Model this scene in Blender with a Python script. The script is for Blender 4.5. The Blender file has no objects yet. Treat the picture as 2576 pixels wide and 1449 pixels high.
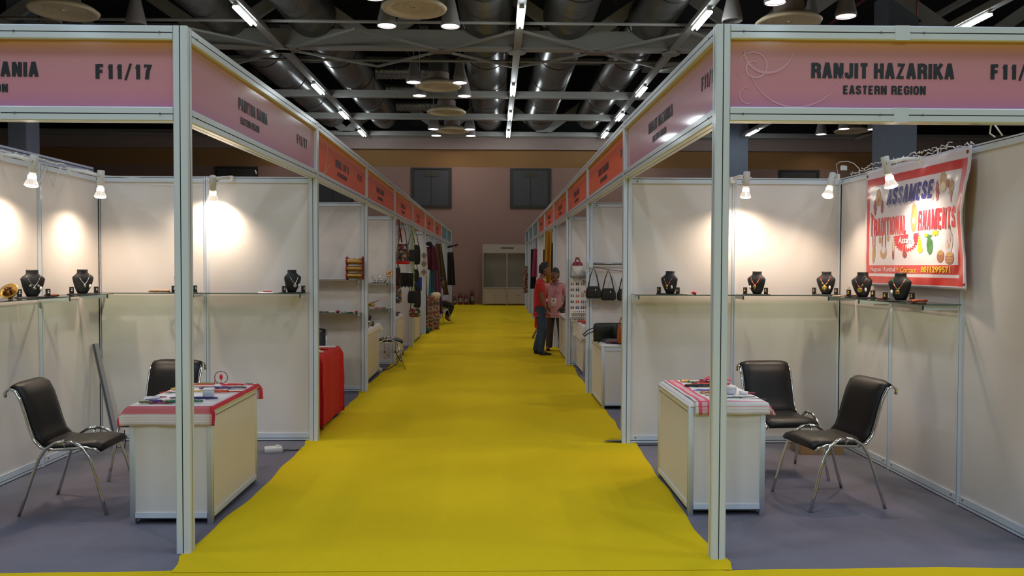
import bpy, bmesh, math, random
from mathutils import Vector, Matrix, Euler
random.seed(7)
PI = math.pi
sc = bpy.context.scene
COL = sc.collection

# ------------------------------------------------------------------ camera
cam_d = bpy.data.cameras.new('camera'); cam = bpy.data.objects.new('camera', cam_d); COL.objects.link(cam)
cam_d.sensor_width = 36.0; cam_d.lens = 36.0 * 2046.79 / 2576.0
cam_d.clip_start = 0.05; cam_d.clip_end = 200
cam.location = (0.2297, 0.0, 1.6553)
cam.matrix_world = (Matrix.Translation(cam.location) @ Matrix.Rotation(-0.0219, 4, 'Z')
                    @ Matrix.Rotation(PI/2 - 0.0270, 4, 'X') @ Matrix.Rotation(0.0034, 4, 'Z'))
sc.camera = cam
# ------------------------------------------------------------------ view, world
sc.view_settings.view_transform = 'Standard'; sc.view_settings.look = 'None'
sc.view_settings.gamma = 1.0; sc.view_settings.use_curve_mapping = False
sc.view_settings.exposure = 0.10
sc.cycles.use_denoising = True
sc.cycles.max_bounces = 6; sc.cycles.diffuse_bounces = 4; sc.cycles.glossy_bounces = 3
sc.cycles.transparent_max_bounces = 8; sc.cycles.sample_clamp_indirect = 6.0
sc.cycles.caustics_reflective = False; sc.cycles.caustics_refractive = False
w = bpy.data.worlds.new('world'); sc.world = w; w.use_nodes = True
w.node_tree.nodes['Background'].inputs[0].default_value = (0.55, 0.6, 0.7, 1)
w.node_tree.nodes['Background'].inputs[1].default_value = 0.05

# ------------------------------------------------------------------ hall lamps (downlights in clusters, tubes)
PENDANT_W = 18.5; TUBE_W = 14.0; SPOT_W = 40.0
def area_light(loc, size, power, color, sy=None, rot=(0, 0, 0), spread=None):
    d = bpy.data.lights.new('hall_lamp_light', 'AREA'); d.energy = power; d.color = color
    if sy: d.shape = 'RECTANGLE'; d.size = size; d.size_y = sy
    else: d.shape = 'DISK'; d.size = size
    if spread: d.spread = spread
    o = bpy.data.objects.new('hall_lamp_light', d); COL.objects.link(o); o.location = loc; o.rotation_euler = rot
    return o
CLUSTER_X = (-8.8, -1.43, 6.35, 14.1)
# lit clusters that the picture shows, and the same rows carried on over and behind the viewer
for cx_ in CLUSTER_X:
    for cy_ in (17.2, 24.6, 32.6):
        area_light((cx_, cy_ + 0.9, 6.92), 0.5, PENDANT_W * {17.2: 1.9, 24.6: 1.25, 32.6: .55}[cy_], (1.0, .93, .92), spread=2.5)
    for cy_, k_ in ((10.0, 2.8), (3.5, 2.8), (-3.0, 7.6), (-9.0, 10.5)):
        area_light((cx_, cy_, 6.95), 0.6, PENDANT_W * k_, (1.0, .95, .95) if cy_ > 5 else (.60, .80, 1.0), spread=2.8)
for tx in (-5.05, .78, 4.65):
    for ty in (4.0, -1.0, -6.0):
        area_light((tx, ty, 7.0), 0.15, TUBE_W * 3, (.85, .95, 1.0), sy=1.3)

# ------------------------------------------------------------------ materials
MATS = {}
def mat(name, col, rough=.5, metal=0.0, noise=0.0, nscale=8.0, bump=0.0, bscale=200.0, emis=None, estr=0.0, coat=0.0, spec=None, alpha=None):
    if name in MATS: return MATS[name]
    m = bpy.data.materials.new(name); m.use_nodes = True; MATS[name] = m
    nt = m.node_tree; b = nt.nodes['Principled BSDF']
    b.inputs['Base Color'].default_value = (*col, 1); b.inputs['Roughness'].default_value = rough
    b.inputs['Metallic'].default_value = metal
    if spec is not None: b.inputs['Specular IOR Level'].default_value = spec
    if coat: b.inputs['Coat Weight'].default_value = coat; b.inputs['Coat Roughness'].default_value = .12
    if emis: b.inputs['Emission Color'].default_value = (*emis, 1); b.inputs['Emission Strength'].default_value = estr
    if noise or bump:
        tc = nt.nodes.new('ShaderNodeTexCoord')
    if noise:
        n = nt.nodes.new('ShaderNodeTexNoise'); n.inputs['Scale'].default_value = nscale; n.inputs['Detail'].default_value = 5
        nt.links.new(tc.outputs['Object'], n.inputs['Vector'])
        r = nt.nodes.new('ShaderNodeMix'); r.data_type = 'RGBA'
        r.inputs[6].default_value = (*[c * (1 - noise) for c in col], 1); r.inputs[7].default_value = (*[min(1, c * (1 + noise)) for c in col], 1)
        nt.links.new(n.outputs['Fac'], r.inputs[0]); nt.links.new(r.outputs[2], b.inputs['Base Color'])
    if bump:
        n2 = nt.nodes.new('ShaderNodeTexNoise'); n2.inputs['Scale'].default_value = bscale; n2.inputs['Detail'].default_value = 3
        nt.links.new(tc.outputs['Object'], n2.inputs['Vector'])
        bp = nt.nodes.new('ShaderNodeBump'); bp.inputs['Strength'].default_value = bump; bp.inputs['Distance'].default_value = .01
        nt.links.new(n2.outputs['Fac'], bp.inputs['Height']); nt.links.new(bp.outputs[0], b.inputs['Normal'])
    return m
def ramp_mat(name, axis, stops, rough=.35, coat=.55, noise=.05, interp='LINEAR', lo=0.0, hi=1.0):
    """colour printed along one object axis between lo and hi"""
    m = bpy.data.materials.new(name); m.use_nodes = True; MATS[name] = m
    nt = m.node_tree; b = nt.nodes['Principled BSDF']; b.inputs['Roughness'].default_value = rough
    b.inputs['Coat Weight'].default_value = coat; b.inputs['Coat Roughness'].default_value = .07
    tc = nt.nodes.new('ShaderNodeTexCoord'); sp = nt.nodes.new('ShaderNodeSeparateXYZ'); nt.links.new(tc.outputs['Object'], sp.inputs[0])
    mr = nt.nodes.new('ShaderNodeMapRange'); mr.inputs[1].default_value = lo; mr.inputs[2].default_value = hi
    nt.links.new(sp.outputs[axis], mr.inputs[0])
    cr = nt.nodes.new('ShaderNodeValToRGB'); cr.color_ramp.interpolation = interp
    while len(cr.color_ramp.elements) < len(stops): cr.color_ramp.elements.new(.5)
    for e, (p, c) in zip(cr.color_ramp.elements, stops): e.position = p; e.color = (*c, 1)
    nt.links.new(mr.outputs[0], cr.inputs[0]); nt.links.new(cr.outputs[0], b.inputs['Base Color'])
    return m
WHITE_AL = mat('white_coated_aluminium', (.62, .67, .74), .28, coat=.3)
PANEL = mat('white_laminate_panel', (.70, .65, .62), .42, noise=.03, nscale=1.5)
PANEL2 = mat('scuffed_white_laminate', (.63, .58, .54), .45, noise=.14, nscale=5)
SLOT = mat('dark_groove', (.07, .08, .10), .8)
YEL = mat('yellow_carpet', (.70, .50, .011), .97, noise=.10, nscale=1.1, bump=.5, bscale=260, spec=.08)
GREY = mat('blue_grey_carpet', (.19, .18, .225), .97, noise=.16, nscale=3.0, bump=.6, bscale=230, spec=.05)
CONC = mat('hall_floor', (.45, .43, .40), .6, noise=.1)
BLACK_L = mat('black_leatherette', (.009, .008, .008), .42, bump=.05, bscale=30, spec=.3)
CHROME = mat('chrome', (.62, .62, .60), .16, 1.0)
BLACKP = mat('black_velvet', (.012, .012, .013), .55)
BLACKC = mat('black_cloth', (.014, .014, .016), .85)
GOLD = mat('gold_metal', (.75, .48, .12), .28, 1.0)
SILVER = mat('silver_metal', (.75, .73, .72), .25, 1.0)
WHITEP = mat('white_plastic', (.78, .76, .73), .4)
RED = mat('red_cloth', (.62, .012, .010), .8, noise=.08, nscale=9)
REDB = mat('red_beads', (.60, .01, .02), .3)
INK = mat('black_lettering', (.012, .012, .014), .45)
INK_S = mat('brown_black_lettering', (.07, .022, .018), .5)
STEEL = mat('painted_roof_steel', (.40, .39, .36), .55, noise=.08, nscale=2)
DUCT = mat('galvanised_duct', (.26, .26, .25), .30, .85, noise=.22, nscale=2.2)
DUCTR = mat('duct_seam', (.05, .05, .05), .6, .5)
HALLWALL = mat('hall_wall_plaster', (.32, .19, .145), .85, noise=.08, nscale=.5)
BAND = mat('orange_lit_wall_band', (.34, .175, .06), .8, noise=.1, nscale=.7)  # orange of the light falling on this band is put into its colour
BEAMC = mat('pale_wall_beam', (.38, .28, .25), .7, noise=.08)
CEIL = mat('dark_roof_deck', (.02, .02, .022), .9)
COLM = mat('blue_grey_column_paint', (.20, .23, .29), .7, noise=.05)
DARKM = mat('dark_shutter', (.055, .052, .052), .6, noise=.12)
DARKF = mat('dark_frame', (.03, .024, .016), .6)
SKIN = mat('brown_skin', (.20, .085, .045), .55, noise=.06, nscale=20)
HAIR = mat('black_hair', (.008, .007, .007), .5)
CARD = mat('brown_cardboard', (.36, .22, .11), .85, noise=.08)
GLASSEDGE = mat('green_glass_edge', (.05, .10, .08), .2)
def glass_mat():
    m = bpy.data.materials.new('shelf_glass'); m.use_nodes = True; nt = m.node_tree
    for n in list(nt.nodes): nt.nodes.remove(n)
    o = nt.nodes.new('ShaderNodeOutputMaterial'); mx = nt.nodes.new('ShaderNodeMixShader'); t = nt.nodes.new('ShaderNodeBsdfTransparent')
    t.inputs[0].default_value = (.80, .90, .84, 1); g = nt.nodes.new('ShaderNodeBsdfGlossy'); g.inputs['Roughness'].default_value = .04
    fr = nt.nodes.new('ShaderNodeFresnel'); fr.inputs[0].default_value = 1.45
    nt.links.new(fr.outputs[0], mx.inputs[0]); nt.links.new(t.outputs[0], mx.inputs[1]); nt.links.new(g.outputs[0], mx.inputs[2]); nt.links.new(mx.outputs[0], o.inputs[0])
    return m
GLASS = glass_mat()
def tube_mat(name, col, s): return mat(name, (.9, .9, .9), .5, emis=col, estr=s)
TUBE = tube_mat('lit_fluorescent_tube', (.86, .95, 1.0), 16.0)
LAMPFACE = tube_mat('lit_lamp_face', (1.0, .93, 1.0), 12.0)
BULB = tube_mat('lit_reflector_bulb', (1.0, .86, .72), 9.0)
PINKP = ramp_mat('pink_sign_print', 2, [(0, (.52, .20, .34)), (.25, (.60, .24, .32)), (.72, (.58, .25, .28)), (.82, (.50, .20, .17)), (.93, (.55, .22, .06)), (1, (.60, .30, .03))], lo=2.545, hi=2.92)
ORGP = ramp_mat('orange_sign_print', 2, [(0, (.80, .11, .04)), (.5, (.78, .10, .02)), (.78, (.56, .065, .008)), (.93, (.70, .18, .004)), (1, (.74, .24, .004))], rough=.6, coat=.08, lo=2.545, hi=2.92)
TEALP = ramp_mat('teal_sign_print', 2, [(0, (.06, .27, .27)), (1, (.04, .20, .21))], coat=.2, lo=2.545, hi=2.92)

# ------------------------------------------------------------------ mesh helpers
class MB:
    def __init__(s): s.v = []; s.f = []; s.m = []; s.sm = []
    def add(s, vs, fs, mi=0, smooth=False, M=None):
        o = len(s.v)
        s.v += [tuple(M @ Vector(p)) if M is not None else tuple(p) for p in vs]
        for f in fs: s.f.append([o + i for i in f]); s.m.append(mi); s.sm.append(smooth)
        return s
    def box(s, x0, x1, y0, y1, z0, z1, mi=0, M=None):
        return s.add([(x0,y0,z0),(x1,y0,z0),(x1,y1,z0),(x0,y1,z0),(x0,y0,z1),(x1,y0,z1),(x1,y1,z1),(x0,y1,z1)],
              [(0,3,2,1),(4,5,6,7),(0,1,5,4),(1,2,6,5),(2,3,7,6),(3,0,4,7)], mi, False, M)
    def rbox(s, x0, x1, y0, y1, z0, z1, r, mi=0, M=None):
        """box with its vertical edges and top edge rounded a little"""
        pts = []
        for (cx, cy, a0) in ((x1-r, y1-r, 0), (x0+r, y1-r, 90), (x0+r, y0+r, 180), (x1-r, y0+r, 270)):
            for k in range(4):
                a = math.radians(a0 + 30*k); pts.append((math.cos(a), math.sin(a), cx, cy))
        rings = []
        for dz, rr in ((z0, r), (z1-r, r), (z1-r*.3, r*.72), (z1, r*.1)):
            rings.append([(cx + c*rr, cy + q*rr, dz) for c, q, cx, cy in pts])
        n = len(pts); vs = [p for R in rings for p in R]; fs = [tuple(range(n))[::-1], tuple(range((len(rings)-1)*n, len(rings)*n))]
        for i in range(len(rings)-1):
            for j in range(n): fs.append((i*n+j, i*n+(j+1)%n, (i+1)*n+(j+1)%n, (i+1)*n+j))
        return s.add(vs, fs, mi, True, M)
    def prism(s, prof, z0, z1, mi=0, M=None, gm=None):
        n = len(prof); vs = [(x, y, z0) for x, y in prof] + [(x, y, z1) for x, y in prof]
        s.add(vs, [tuple(range(n))[::-1], tuple(range(n, 2*n))], mi, False, M)
        o = len(s.v) - 2*n
        for j in range(n):
            s.f.append([o+j, o+(j+1)%n, o+n+(j+1)%n, o+n+j]); s.m.append(gm[j] if gm else mi); s.sm.append(False)
        return s
    def lathe(s, prof, n=24, mi=0, M=None, smooth=True, caps=True, sx=1.0, sy=1.0):
        vs = []; fs = []
        for r, z in prof:
            for k in range(n):
                a = 2*PI*k/n; vs.append((r*math.cos(a)*sx, r*math.sin(a)*sy, z))
        for i in range(len(prof)-1):
            for k in range(n): fs.append((i*n+k, i*n+(k+1)%n, (i+1)*n+(k+1)%n, (i+1)*n+k))
        if caps: fs.append(tuple(range(n))[::-1]); fs.append(tuple(range((len(prof)-1)*n, len(prof)*n)))
        return s.add(vs, fs, mi, smooth, M)
    def tube(s, pts, r, n=8, mi=0, closed=False, M=None, flat=None):
        """round bar along a path; r number or list; flat=(a,b) squeezes the section"""
        P = [Vector(p) for p in pts]; L = len(P); vs = []; fs = []
        up = None
        for i in range(L):
            if closed: t = (P[(i+1)%L] - P[i-1])
            else: t = P[min(i+1, L-1)] - P[max(i-1, 0)]
            t = t.normalized() if t.length > 1e-9 else Vector((0,0,1))
            if up is None:
                up = Vector((0,0,1)) if abs(t.z) < .9 else Vector((1,0,0))
            a = (up - t*up.dot(t)); a = a.normalized() if a.length > 1e-6 else t.orthogonal().normalized()
            up = a; b = t.cross(a); rr = r[i] if isinstance(r, (list, tuple)) else r
            for k in range(n):
                q = 2*PI*k/n; ca, sa = math.cos(q), math.sin(q)
                if flat: ca *= flat[0]; sa *= flat[1]
                vs.append(P[i] + a*ca*rr + b*sa*rr)
        for i in range(L if closed else L-1):
            j = (i+1) % L
            for k in range(n): fs.append((i*n+k, i*n+(k+1)%n, j*n+(k+1)%n, j*n+k))
        if not closed: fs.append(tuple(range(n))[::-1]); fs.append(tuple(range((L-1)*n, L*n)))
        return s.add(vs, fs, mi, True, M)
    def ball(s, c, r, n=10, mi=0, sc_=(1,1,1)):
        prof = [(max(1e-4, math.sin(PI*i/(n//2+2))*r), -math.cos(PI*i/(n//2+2))*r) for i in range(n//2+3)]
        return s.lathe(prof, n, mi, Matrix.Translation(c) @ Matrix.Diagonal((*sc_, 1)), caps=False)
    def grid(s, fn, nu, nv, mi=0, M=None, thick=0.0):
        vs = [fn(i/nu, j/nv) for j in range(nv+1) for i in range(nu+1)]
        fs = [(j*(nu+1)+i, j*(nu+1)+i+1, (j+1)*(nu+1)+i+1, (j+1)*(nu+1)+i) for j in range(nv) for i in range(nu)]
        return s.add(vs, fs, mi, True, M)
    def build(s, name, mats, parent=None, loc=None, rotz=None, bevel=0, solid=0, subs=0):
        me = bpy.data.meshes.new(name); me.from_pydata(s.v, [], s.f); me.update()
        for m in (mats if isinstance(mats, (list, tuple)) else [mats]): me.materials.append(m)
        me.polygons.foreach_set('material_index', s.m); me.polygons.foreach_set('use_smooth', s.sm)
        bm = bmesh.new(); bm.from_mesh(me); bmesh.ops.recalc_face_normals(bm, faces=bm.faces); bm.to_mesh(me); bm.free()
        o = bpy.data.objects.new(name, me); COL.objects.link(o)
        if parent: o.parent = parent
        if loc is not None: o.location = loc
        if rotz is not None: o.rotation_euler = (0, 0, rotz)
        if solid: md = o.modifiers.new('solid', 'SOLIDIFY'); md.thickness = solid; md.offset = 0
        if bevel: md = o.modifiers.new('bevel', 'BEVEL'); md.width = bevel; md.segments = 2; md.limit_method = 'ANGLE'
        if subs: md = o.modifiers.new('sub', 'SUBSURF'); md.levels = subs; md.render_levels = subs
        return o
def tag(o, label=None, cat=None, group=None, kind=None):
    if label: o['label'] = label
    if cat: o['category'] = cat
    if group: o['group'] = group
    if kind: o['kind'] = kind
    return o
def thing(name, label, cat, loc=(0,0,0), rotz=0, group=None):
    o = bpy.data.objects.new(name, None); COL.objects.link(o); o.location = loc; o.rotation_euler = (0,0,rotz)
    o.empty_display_size = .1
    return tag(o, label, cat, group)
def dup(root, loc=None, rotz=None, label=None, group=None, parent=None):
    r = root.copy(); COL.objects.link(r)
    if parent: r.parent = parent
    if loc is not None: r.location = loc
    if rotz is not None: r.rotation_euler = (0,0,rotz)
    if label: r['label'] = label
    if group: r['group'] = group
    for ch in list(root.children): dup(ch, parent=r)
    return r
def T(x, y, z): return Matrix.Translation((x, y, z))
def RZ(a): return Matrix.Rotation(a, 4, 'Z')
def RX(a): return Matrix.Rotation(a, 4, 'X')
def RY(a): return Matrix.Rotation(a, 4, 'Y')
def text_part(txt, x, z, w, h, parent, m, name='lettering', y=-.001, bold=.018, depth=.001, shear=0.0, center=False):
    """lettering fitted to width w and cap height h with its lower corner at (x, z), facing -y"""
    cu = bpy.data.curves.new('t', 'FONT'); cu.body = txt; cu.size = 1; cu.offset = bold; cu.extrude = 0; cu.resolution_u = 3; cu.shear = shear
    ob = bpy.data.objects.new('t', cu); COL.objects.link(ob)
    dg = bpy.context.evaluated_depsgraph_get(); dg.update(); me = bpy.data.meshes.new_from_object(ob.evaluated_get(dg))
    bpy.data.objects.remove(ob); bpy.data.curves.remove(cu)
    xs = [v.co.x for v in me.vertices]; ys = [v.co.y for v in me.vertices]
    x0, x1, y0, y1 = min(xs), max(xs), min(ys), max(ys)
    for v in me.vertices:
        v.co = Vector((x + (v.co.x - x0)/(x1-x0)*w, y, z + (v.co.y - y0)/(y1-y0)*h))
    me.name = name
    me.materials.clear(); me.materials.append(m)
    o = bpy.data.objects.new(name, me); COL.objects.link(o); o.parent = parent
    return o

EE = .117
def _g(*p): return list(p)
_V0 = [(0,-EE),(0,1+EE)]; _V1 = [(1,-EE),(1,1+EE)]; _C = [(1,.72),(.92,.92),(.6,1),(.4,1),(.08,.92),(0,.75),(0,.25),(.08,.08),(.4,0),(.6,0),(.92,.08),(1,.28)]
_O = [(0,.5),(0,.25),(.08,.08),(.4,0),(.6,0),(.92,.08),(1,.25),(1,.75),(.92,.92),(.6,1),(.4,1),(.08,.92),(0,.75),(0,.5)]
GLYPH = {
 'A': (.56, [(-.02,-EE),(.42,1.02),(.58,1.02),(1.02,-EE)], [(.2,.26),(.8,.26)]), 'I': (.20, [(.5,-EE),(.5,1+EE)]),
 'B': (.54, _V0, [(0,1),(.65,1),(.95,.9),(1,.76),(.92,.6),(.65,.52),(0,.52)], [(.65,.52),(.95,.42),(1,.26),(.95,.1),(.65,0),(0,0)]),
 'P': (.53, _V0, [(0,1),(.65,1),(.93,.92),(1,.76),(1,.64),(.93,.48),(.65,.42),(0,.42)]), 'R': (.55, _V0, [(0,1),(.65,1),(.93,.92),(1,.78),(.93,.58),(.65,.5),(0,.5)], [(.6,.5),(.92,.4),(.98,.25),(1.02,-EE)]),
 'T': (.52, [(-.15,1),(1.15,1)], [(.5,1),(.5,-EE)]), 'N': (.56, _V0, [(0,1.1),(1,-.1)], _V1), 'E': (.50, _V0, [(0,1),(1.12,1)], [(0,.52),(1,.52)], [(0,0),(1.15,0)]),
 'F': (.48, _V0, [(0,1),(1.12,1)], [(0,.52),(1,.52)]), 'H': (.56, _V0, _V1, [(0,.52),(1,.52)]), 'Z': (.50, [(-.1,1),(1,1),(0,0),(1.12,0)]),
 'S': (.54, [(1,.72),(.92,.92),(.6,1),(.4,1),(.08,.93),(0,.8),(.05,.65),(.3,.55),(.72,.45),(.95,.35),(1,.2),(.92,.06),(.6,0),(.4,0),(.08,.07),(0,.28)]),
 'G': (.56, _C[:-1]+[(1,.2),(1,.45),(.55,.45)]), 'C': (.54, _C), 'O': (.56, _O), 'U': (.54, [(0,1+EE),(0,.25),(.1,.06),(.4,0),(.6,0),(.9,.06),(1,.25),(1,1+EE)]),
 'J': (.48, [(1,1+EE),(1,.22),(.9,.05),(.6,0),(.4,0),(.1,.05),(0,.2),(0,.36)]), 'K': (.56, _V0, [(1.05,1.12),(.02,.38)], [(.35,.62),(1.08,-.12)]),
 'L': (.48, _V0, [(0,0),(1.15,0)]), 'D': (.55, _V0, [(0,1),(.55,1),(.9,.9),(1,.72),(1,.28),(.9,.1),(.55,0),(0,0)]), 'M': (.68, _V0, [(0,1.08),(.5,0),(1,1.08)], _V1),
 'Y': (.54, [(-.05,1+EE),(.5,.42),(1.05,1+EE)], [(.5,.45),(.5,-EE)]), '1': (.40, [(.75,-EE),(.75,1+EE)], [(.75,.92),(.35,.80),(.05,.78)]), '7': (.50, [(-.1,1),(1,1),(.62,.6),(.42,-EE)]),
 '8': (.52, [(.5,.52),(.15,.6),(.05,.78),(.15,.95),(.5,1),(.85,.95),(.95,.78),(.85,.6),(.5,.52),(.1,.42),(0,.25),(.1,.06),(.5,0),(.9,.06),(1,.25),(.9,.42),(.5,.52)]),
 '5': (.52, [(1,1),(.08,1),(0,.5),(.3,.6),(.7,.6),(1,.48),(1,.15),(.7,0),(.3,0),(0,.12)]), '6': (.52, [(1,.82),(.8,.98),(.4,1),(.1,.9),(0,.7),(0,.2),(.2,0),(.8,0),(1,.2),(1,.42),(.8,.58),(.2,.58),(0,.42)]),
 '/': (.42, [(0,-EE*1.8),(1,1+EE*1.6)]), ' ': (.26,)}
def stroke_word(word, t=.19, seg=0):
    """condensed capitals drawn as mitred strokes; returns verts, faces, advance"""
    vs = []; fs = []; ox = 0
    for chh in word:
        g = GLYPH[chh]; w_ = g[0]
        for li, pl in enumerate(g[1:]):
            lz = li*.0005
            tt = t*.62 if chh == '/' else t
            P = [Vector((ox + tt/2 + x*(w_-tt), t/2 + y*(1-t))) for x, y in pl]
            if seg:
                Q = []
                for a_, b_ in zip(P, P[1:]):
                    k_ = max(1, int((b_-a_).length/seg)); Q += [a_.lerp(b_, i/k_) for i in range(k_)]
                P = Q + [P[-1]]
            n = len(P); o = len(vs)
            for i in range(n):
                d0 = (P[i]-P[i-1]).normalized() if i else (P[1]-P[0]).normalized(); d1 = (P[i+1]-P[i]).normalized() if i < n-1 else d0
                n0 = Vector((-d0.y, d0.x)); n1 = Vector((-d1.y, d1.x)); m = n0+n1
                m = m.normalized() if m.length > .1 else n0
                k = min(1.35, 1/max(.3, m.dot(n0)))
                for e in (1, -1): q_ = P[i] + m*tt/2*k*e; vs.append(Vector((q_.x, q_.y, lz + (i % 2)*.0001)))
            for i in range(n-1): fs.append((o+2*i, o+2*i+1, o+2*i+3, o+2*i+2))
        ox += w_ + .075
    return vs, fs, ox - .075
def stroke_text(txt, x, z, w_, h_, parent, m, y=-.001, t=.215, name='lettering', warp=None):
    words = txt.split(' '); tot = 0; lay = []
    for wd in words:
        if wd:
            vs, fs, adv = stroke_word(wd, t); lay.append((vs, fs, tot)); tot += adv
        tot += .30 if wd else .14
    tot -= .30
    for vs, fs, off in lay:
        V3 = []
        for v in vs:
            px = x + (v.x+off)/tot*w_; pz = z + v.y*h_
            V3.append(warp(px, pz) if warp else (px, y - v.z, pz))
        MB().add(V3, fs).build(name, m, parent)

# ------------------------------------------------------------------ SETTING
HX0, HX1, HY0, HY1, HZ = -26.0, 26.0, -14.0, 34.95, 11.0
def struct(o): o['kind'] = 'structure'; return o
struct(MB().box(HX0, HX1, HY0, HY1+1, -.3, -.012).build('floor', CONC))
struct(MB().box(HX0, HX1, HY0, HY1+1, HZ, HZ+.2).build('ceiling', CEIL))
struct(MB().box(HX0, HX1, HY1, HY1+.3, -.01, 5.87).build('wall_back', HALLWALL))
struct(MB().box(HX0-.3, HX0, HY0, HY1+.3, -.01, HZ).build('wall_left', HALLWALL))
struct(MB().box(HX1, HX1+.3, HY0, HY1+.3, -.01, HZ).build('wall_right', HALLWALL))
struct(MB().box(HX0, HX1, HY0-.3, HY0, -.01, HZ).build('wall_front', HALLWALL))
# sloping band painted with the orange light on it, pale beam and roof edge above the back wall
struct(MB().add([(HX0,34.95,5.87),(HX1,34.95,5.87),(HX1,34.75,6.58),(HX0,34.75,6.58),(HX0,35.3,5.87),(HX1,35.3,5.87),(HX1,35.3,6.58),(HX0,35.3,6.58)],
       [(0,1,2,3),(0,4,5,1),(3,2,6,7),(4,7,6,5)]).build('trim_1', BAND))
struct(MB().box(HX0, HX1, 34.55, 35.2, 6.58, 7.0).box(HX0, HX1, 34.5, 35.2, 7.0, 7.05).build('trim_2', BEAMC))
struct(MB().box(HX0, HX1, 34.3, 34.8, 7.05, 7.3).build('trim_3', STEEL))
struct(MB().box(HX0, HX1, 34.8, 35.2, 7.3, HZ).build('wall_upper', CEIL))
# booth carpet and the yellow aisle carpet with its wavy edge
struct(tag(MB().box(-4.2, -1.0, 4.38, 31.9, -.012, 0).box(1.0, 4.2, 4.38, 31.9, -.012, 0).build('floor_booth_carpet', GREY)))
def carpet():
    mb = MB(); nx = 24; ys = []; y = 4.36
    while y < HY1: ys.append(y); y += .06 if y < 9 else .16 if y < 16 else .5
    ys.append(HY1)
    ripple = [(4.9,.006),(6.35,.010),(7.35,.016),(8.6,.012),(9.35,.010),(10.3,.014),(12.4,.012),(13.9,.01),(15.1,.012),(17.5,.012),(20.0,.012),(23.0,.014),(26.0,.014),(29.0,.014)]
    def h(x, y):
        z = .006
        for yy, a in ripple: z += a*.42*math.exp(-((y-yy-.05*math.sin(x*2.1+yy))/.10)**2)*(.45+.55*math.sin(x*1.3+yy*2)**2)
        return z
    def edge(y, s):
        w = 1.505 + .016*math.sin(y*1.9+s) + .010*math.sin(y*4.3+s*2) + .006*math.sin(y*9.7)
        for k in range(10):
            yk = (4.68 if s < 0 else 4.55) + 3*k
            w = w + .035*math.exp(-((y-yk+.05)/.10)**2)
        return w
    rows = []
    for y in ys:
        a, b = -edge(y, -1), edge(y, 1) + .015
        rows.append([(a + (b-a)*i/nx, y, h(a + (b-a)*i/nx, y)) for i in range(nx+1)])
    vs = [p for r in rows for p in r]
    fs = [(j*(nx+1)+i, j*(nx+1)+i+1, (j+1)*(nx+1)+i+1, (j+1)*(nx+1)+i) for j in range(len(rows)-1) for i in range(nx)]
    mb.add(vs, fs, 0, True)
    # the cross aisle in front of the booths
    n2 = 60; vs = []
    for i in range(n2+1):
        x = -9 + 18*i/n2; vs += [(x, 1.0, .004), (x, 4.375 + .012*math.sin(x*3.1) + .008*math.sin(x*7.7) + (.04 if abs(x) < 1.45 else 0), .004)]
    mb.add(vs, [(2*i, 2*i+2, 2*i+3, 2*i+1) for i in range(n2)], 0, True)
    mb.box(-9, 9, -8, 1.0, -.012, .006)
    return struct(mb.build('floor_yellow_carpet', YEL))
carpet()
# shuttered openings high in the back wall
def opening(n, x0, x1, z0, z1):
    r = MB().box(x0, x1, HY1-.03, HY1-.005, z0, z1).build('window_%d' % n, DARKM); struct(r)
    f = MB()
    f.box(x0-.03, x0+.09, HY1-.06, HY1-.004, z0-.03, z1+.03).box(x1-.09, x1+.03, HY1-.06, HY1-.004, z0-.03, z1+.03)
    f.box(x0+.09, x1-.09, HY1-.06, HY1-.004, z1-.05, z1+.03).box(x0+.09, x1-.09, HY1-.06, HY1-.004, z0-.03, z0+.09)
    f.build('window_frame', DARKF, r)
    MB().box((x0+x1)/2-.012, (x0+x1)/2+.012, HY1-.045, HY1-.03, z0+.09, z1-.05).build('mullion', DARKF, r)
    MB().box((x0+x1)/2-.31, (x0+x1)/2+.31, HY1-.05, HY1-.03, z1-.35, z1-.18).build('sign_plate', mat('dim_sign_plate', (.05, .045, .02), .6), r)
for n, (a, b) in enumerate(((-3.3,-1.63),(.93,2.62),(-11.6,-9.85),(12.5,14.2),(-7.5,-5.8),(-20,-18.3),(20.5,22.2))): opening(n+1, a, b, 4.16, 5.81)
# columns
for n, (x, y, sx, sy) in enumerate(((10.55,20.9,.78,.8),(10.4,34.2,.78,.8),(-11.65,20.9,.46,.6))):
    struct(MB().box(x-sx/2, x+sx/2, y-sy/2, y+sy/2, 0, 8.6).build('column_%d' % (n+1), COLM, bevel=.015))

# ------------------------------------------------------------------ ROOF
TZ = 7.1
def bar_between(mb, p0, p1, w_, h_, mi=0):
    p0, p1 = Vector(p0), Vector(p1); d = p1-p0; L = d.length; q = d.to_track_quat('X', 'Z')
    M = Matrix.Translation(p0) @ q.to_matrix().to_4x4()
    return mb.box(0, L, -w_/2, w_/2, -h_/2, h_/2, mi, M)
def chord_x(y, hh, w_, name, label):
    t = thing(name, label, 'roof beam', (0, y, TZ))
    MB().box(HX0, HX1, -w_/2, w_/2, -.06, .0).build('flange', STEEL, t)
    MB().box(HX0, HX1, -w_/4, w_/4, 0, hh).build('web', STEEL, t)
    return t
XB = [(20.5,.42,.30,'wide pale roof beam crossing the aisle nearest the entrance'),(26.3,.16,.22,'slim roof beam crossing behind the second disc diffuser'),
      (30.2,.16,.22,'slim roof beam crossing just past the third disc diffuser'),(34.0,.12,.2,'thin roof beam against the pale wall edge')]
beams = [chord_x(y, hh, w_, 'roof_beam', lb) for y, hh, w_, lb in XB]
for n, (y, lb) in enumerate(((18.85,'thin tie rod running before the wide roof beam'),(22.35,'thin tie rod running behind the wide roof beam'))):
    o = MB().tube([(HX0, y, TZ+.135), (HX1, y, TZ+.135)], .038, 8).build('tie_rod', STEEL); tag(o, lb, 'tie rod')
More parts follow.
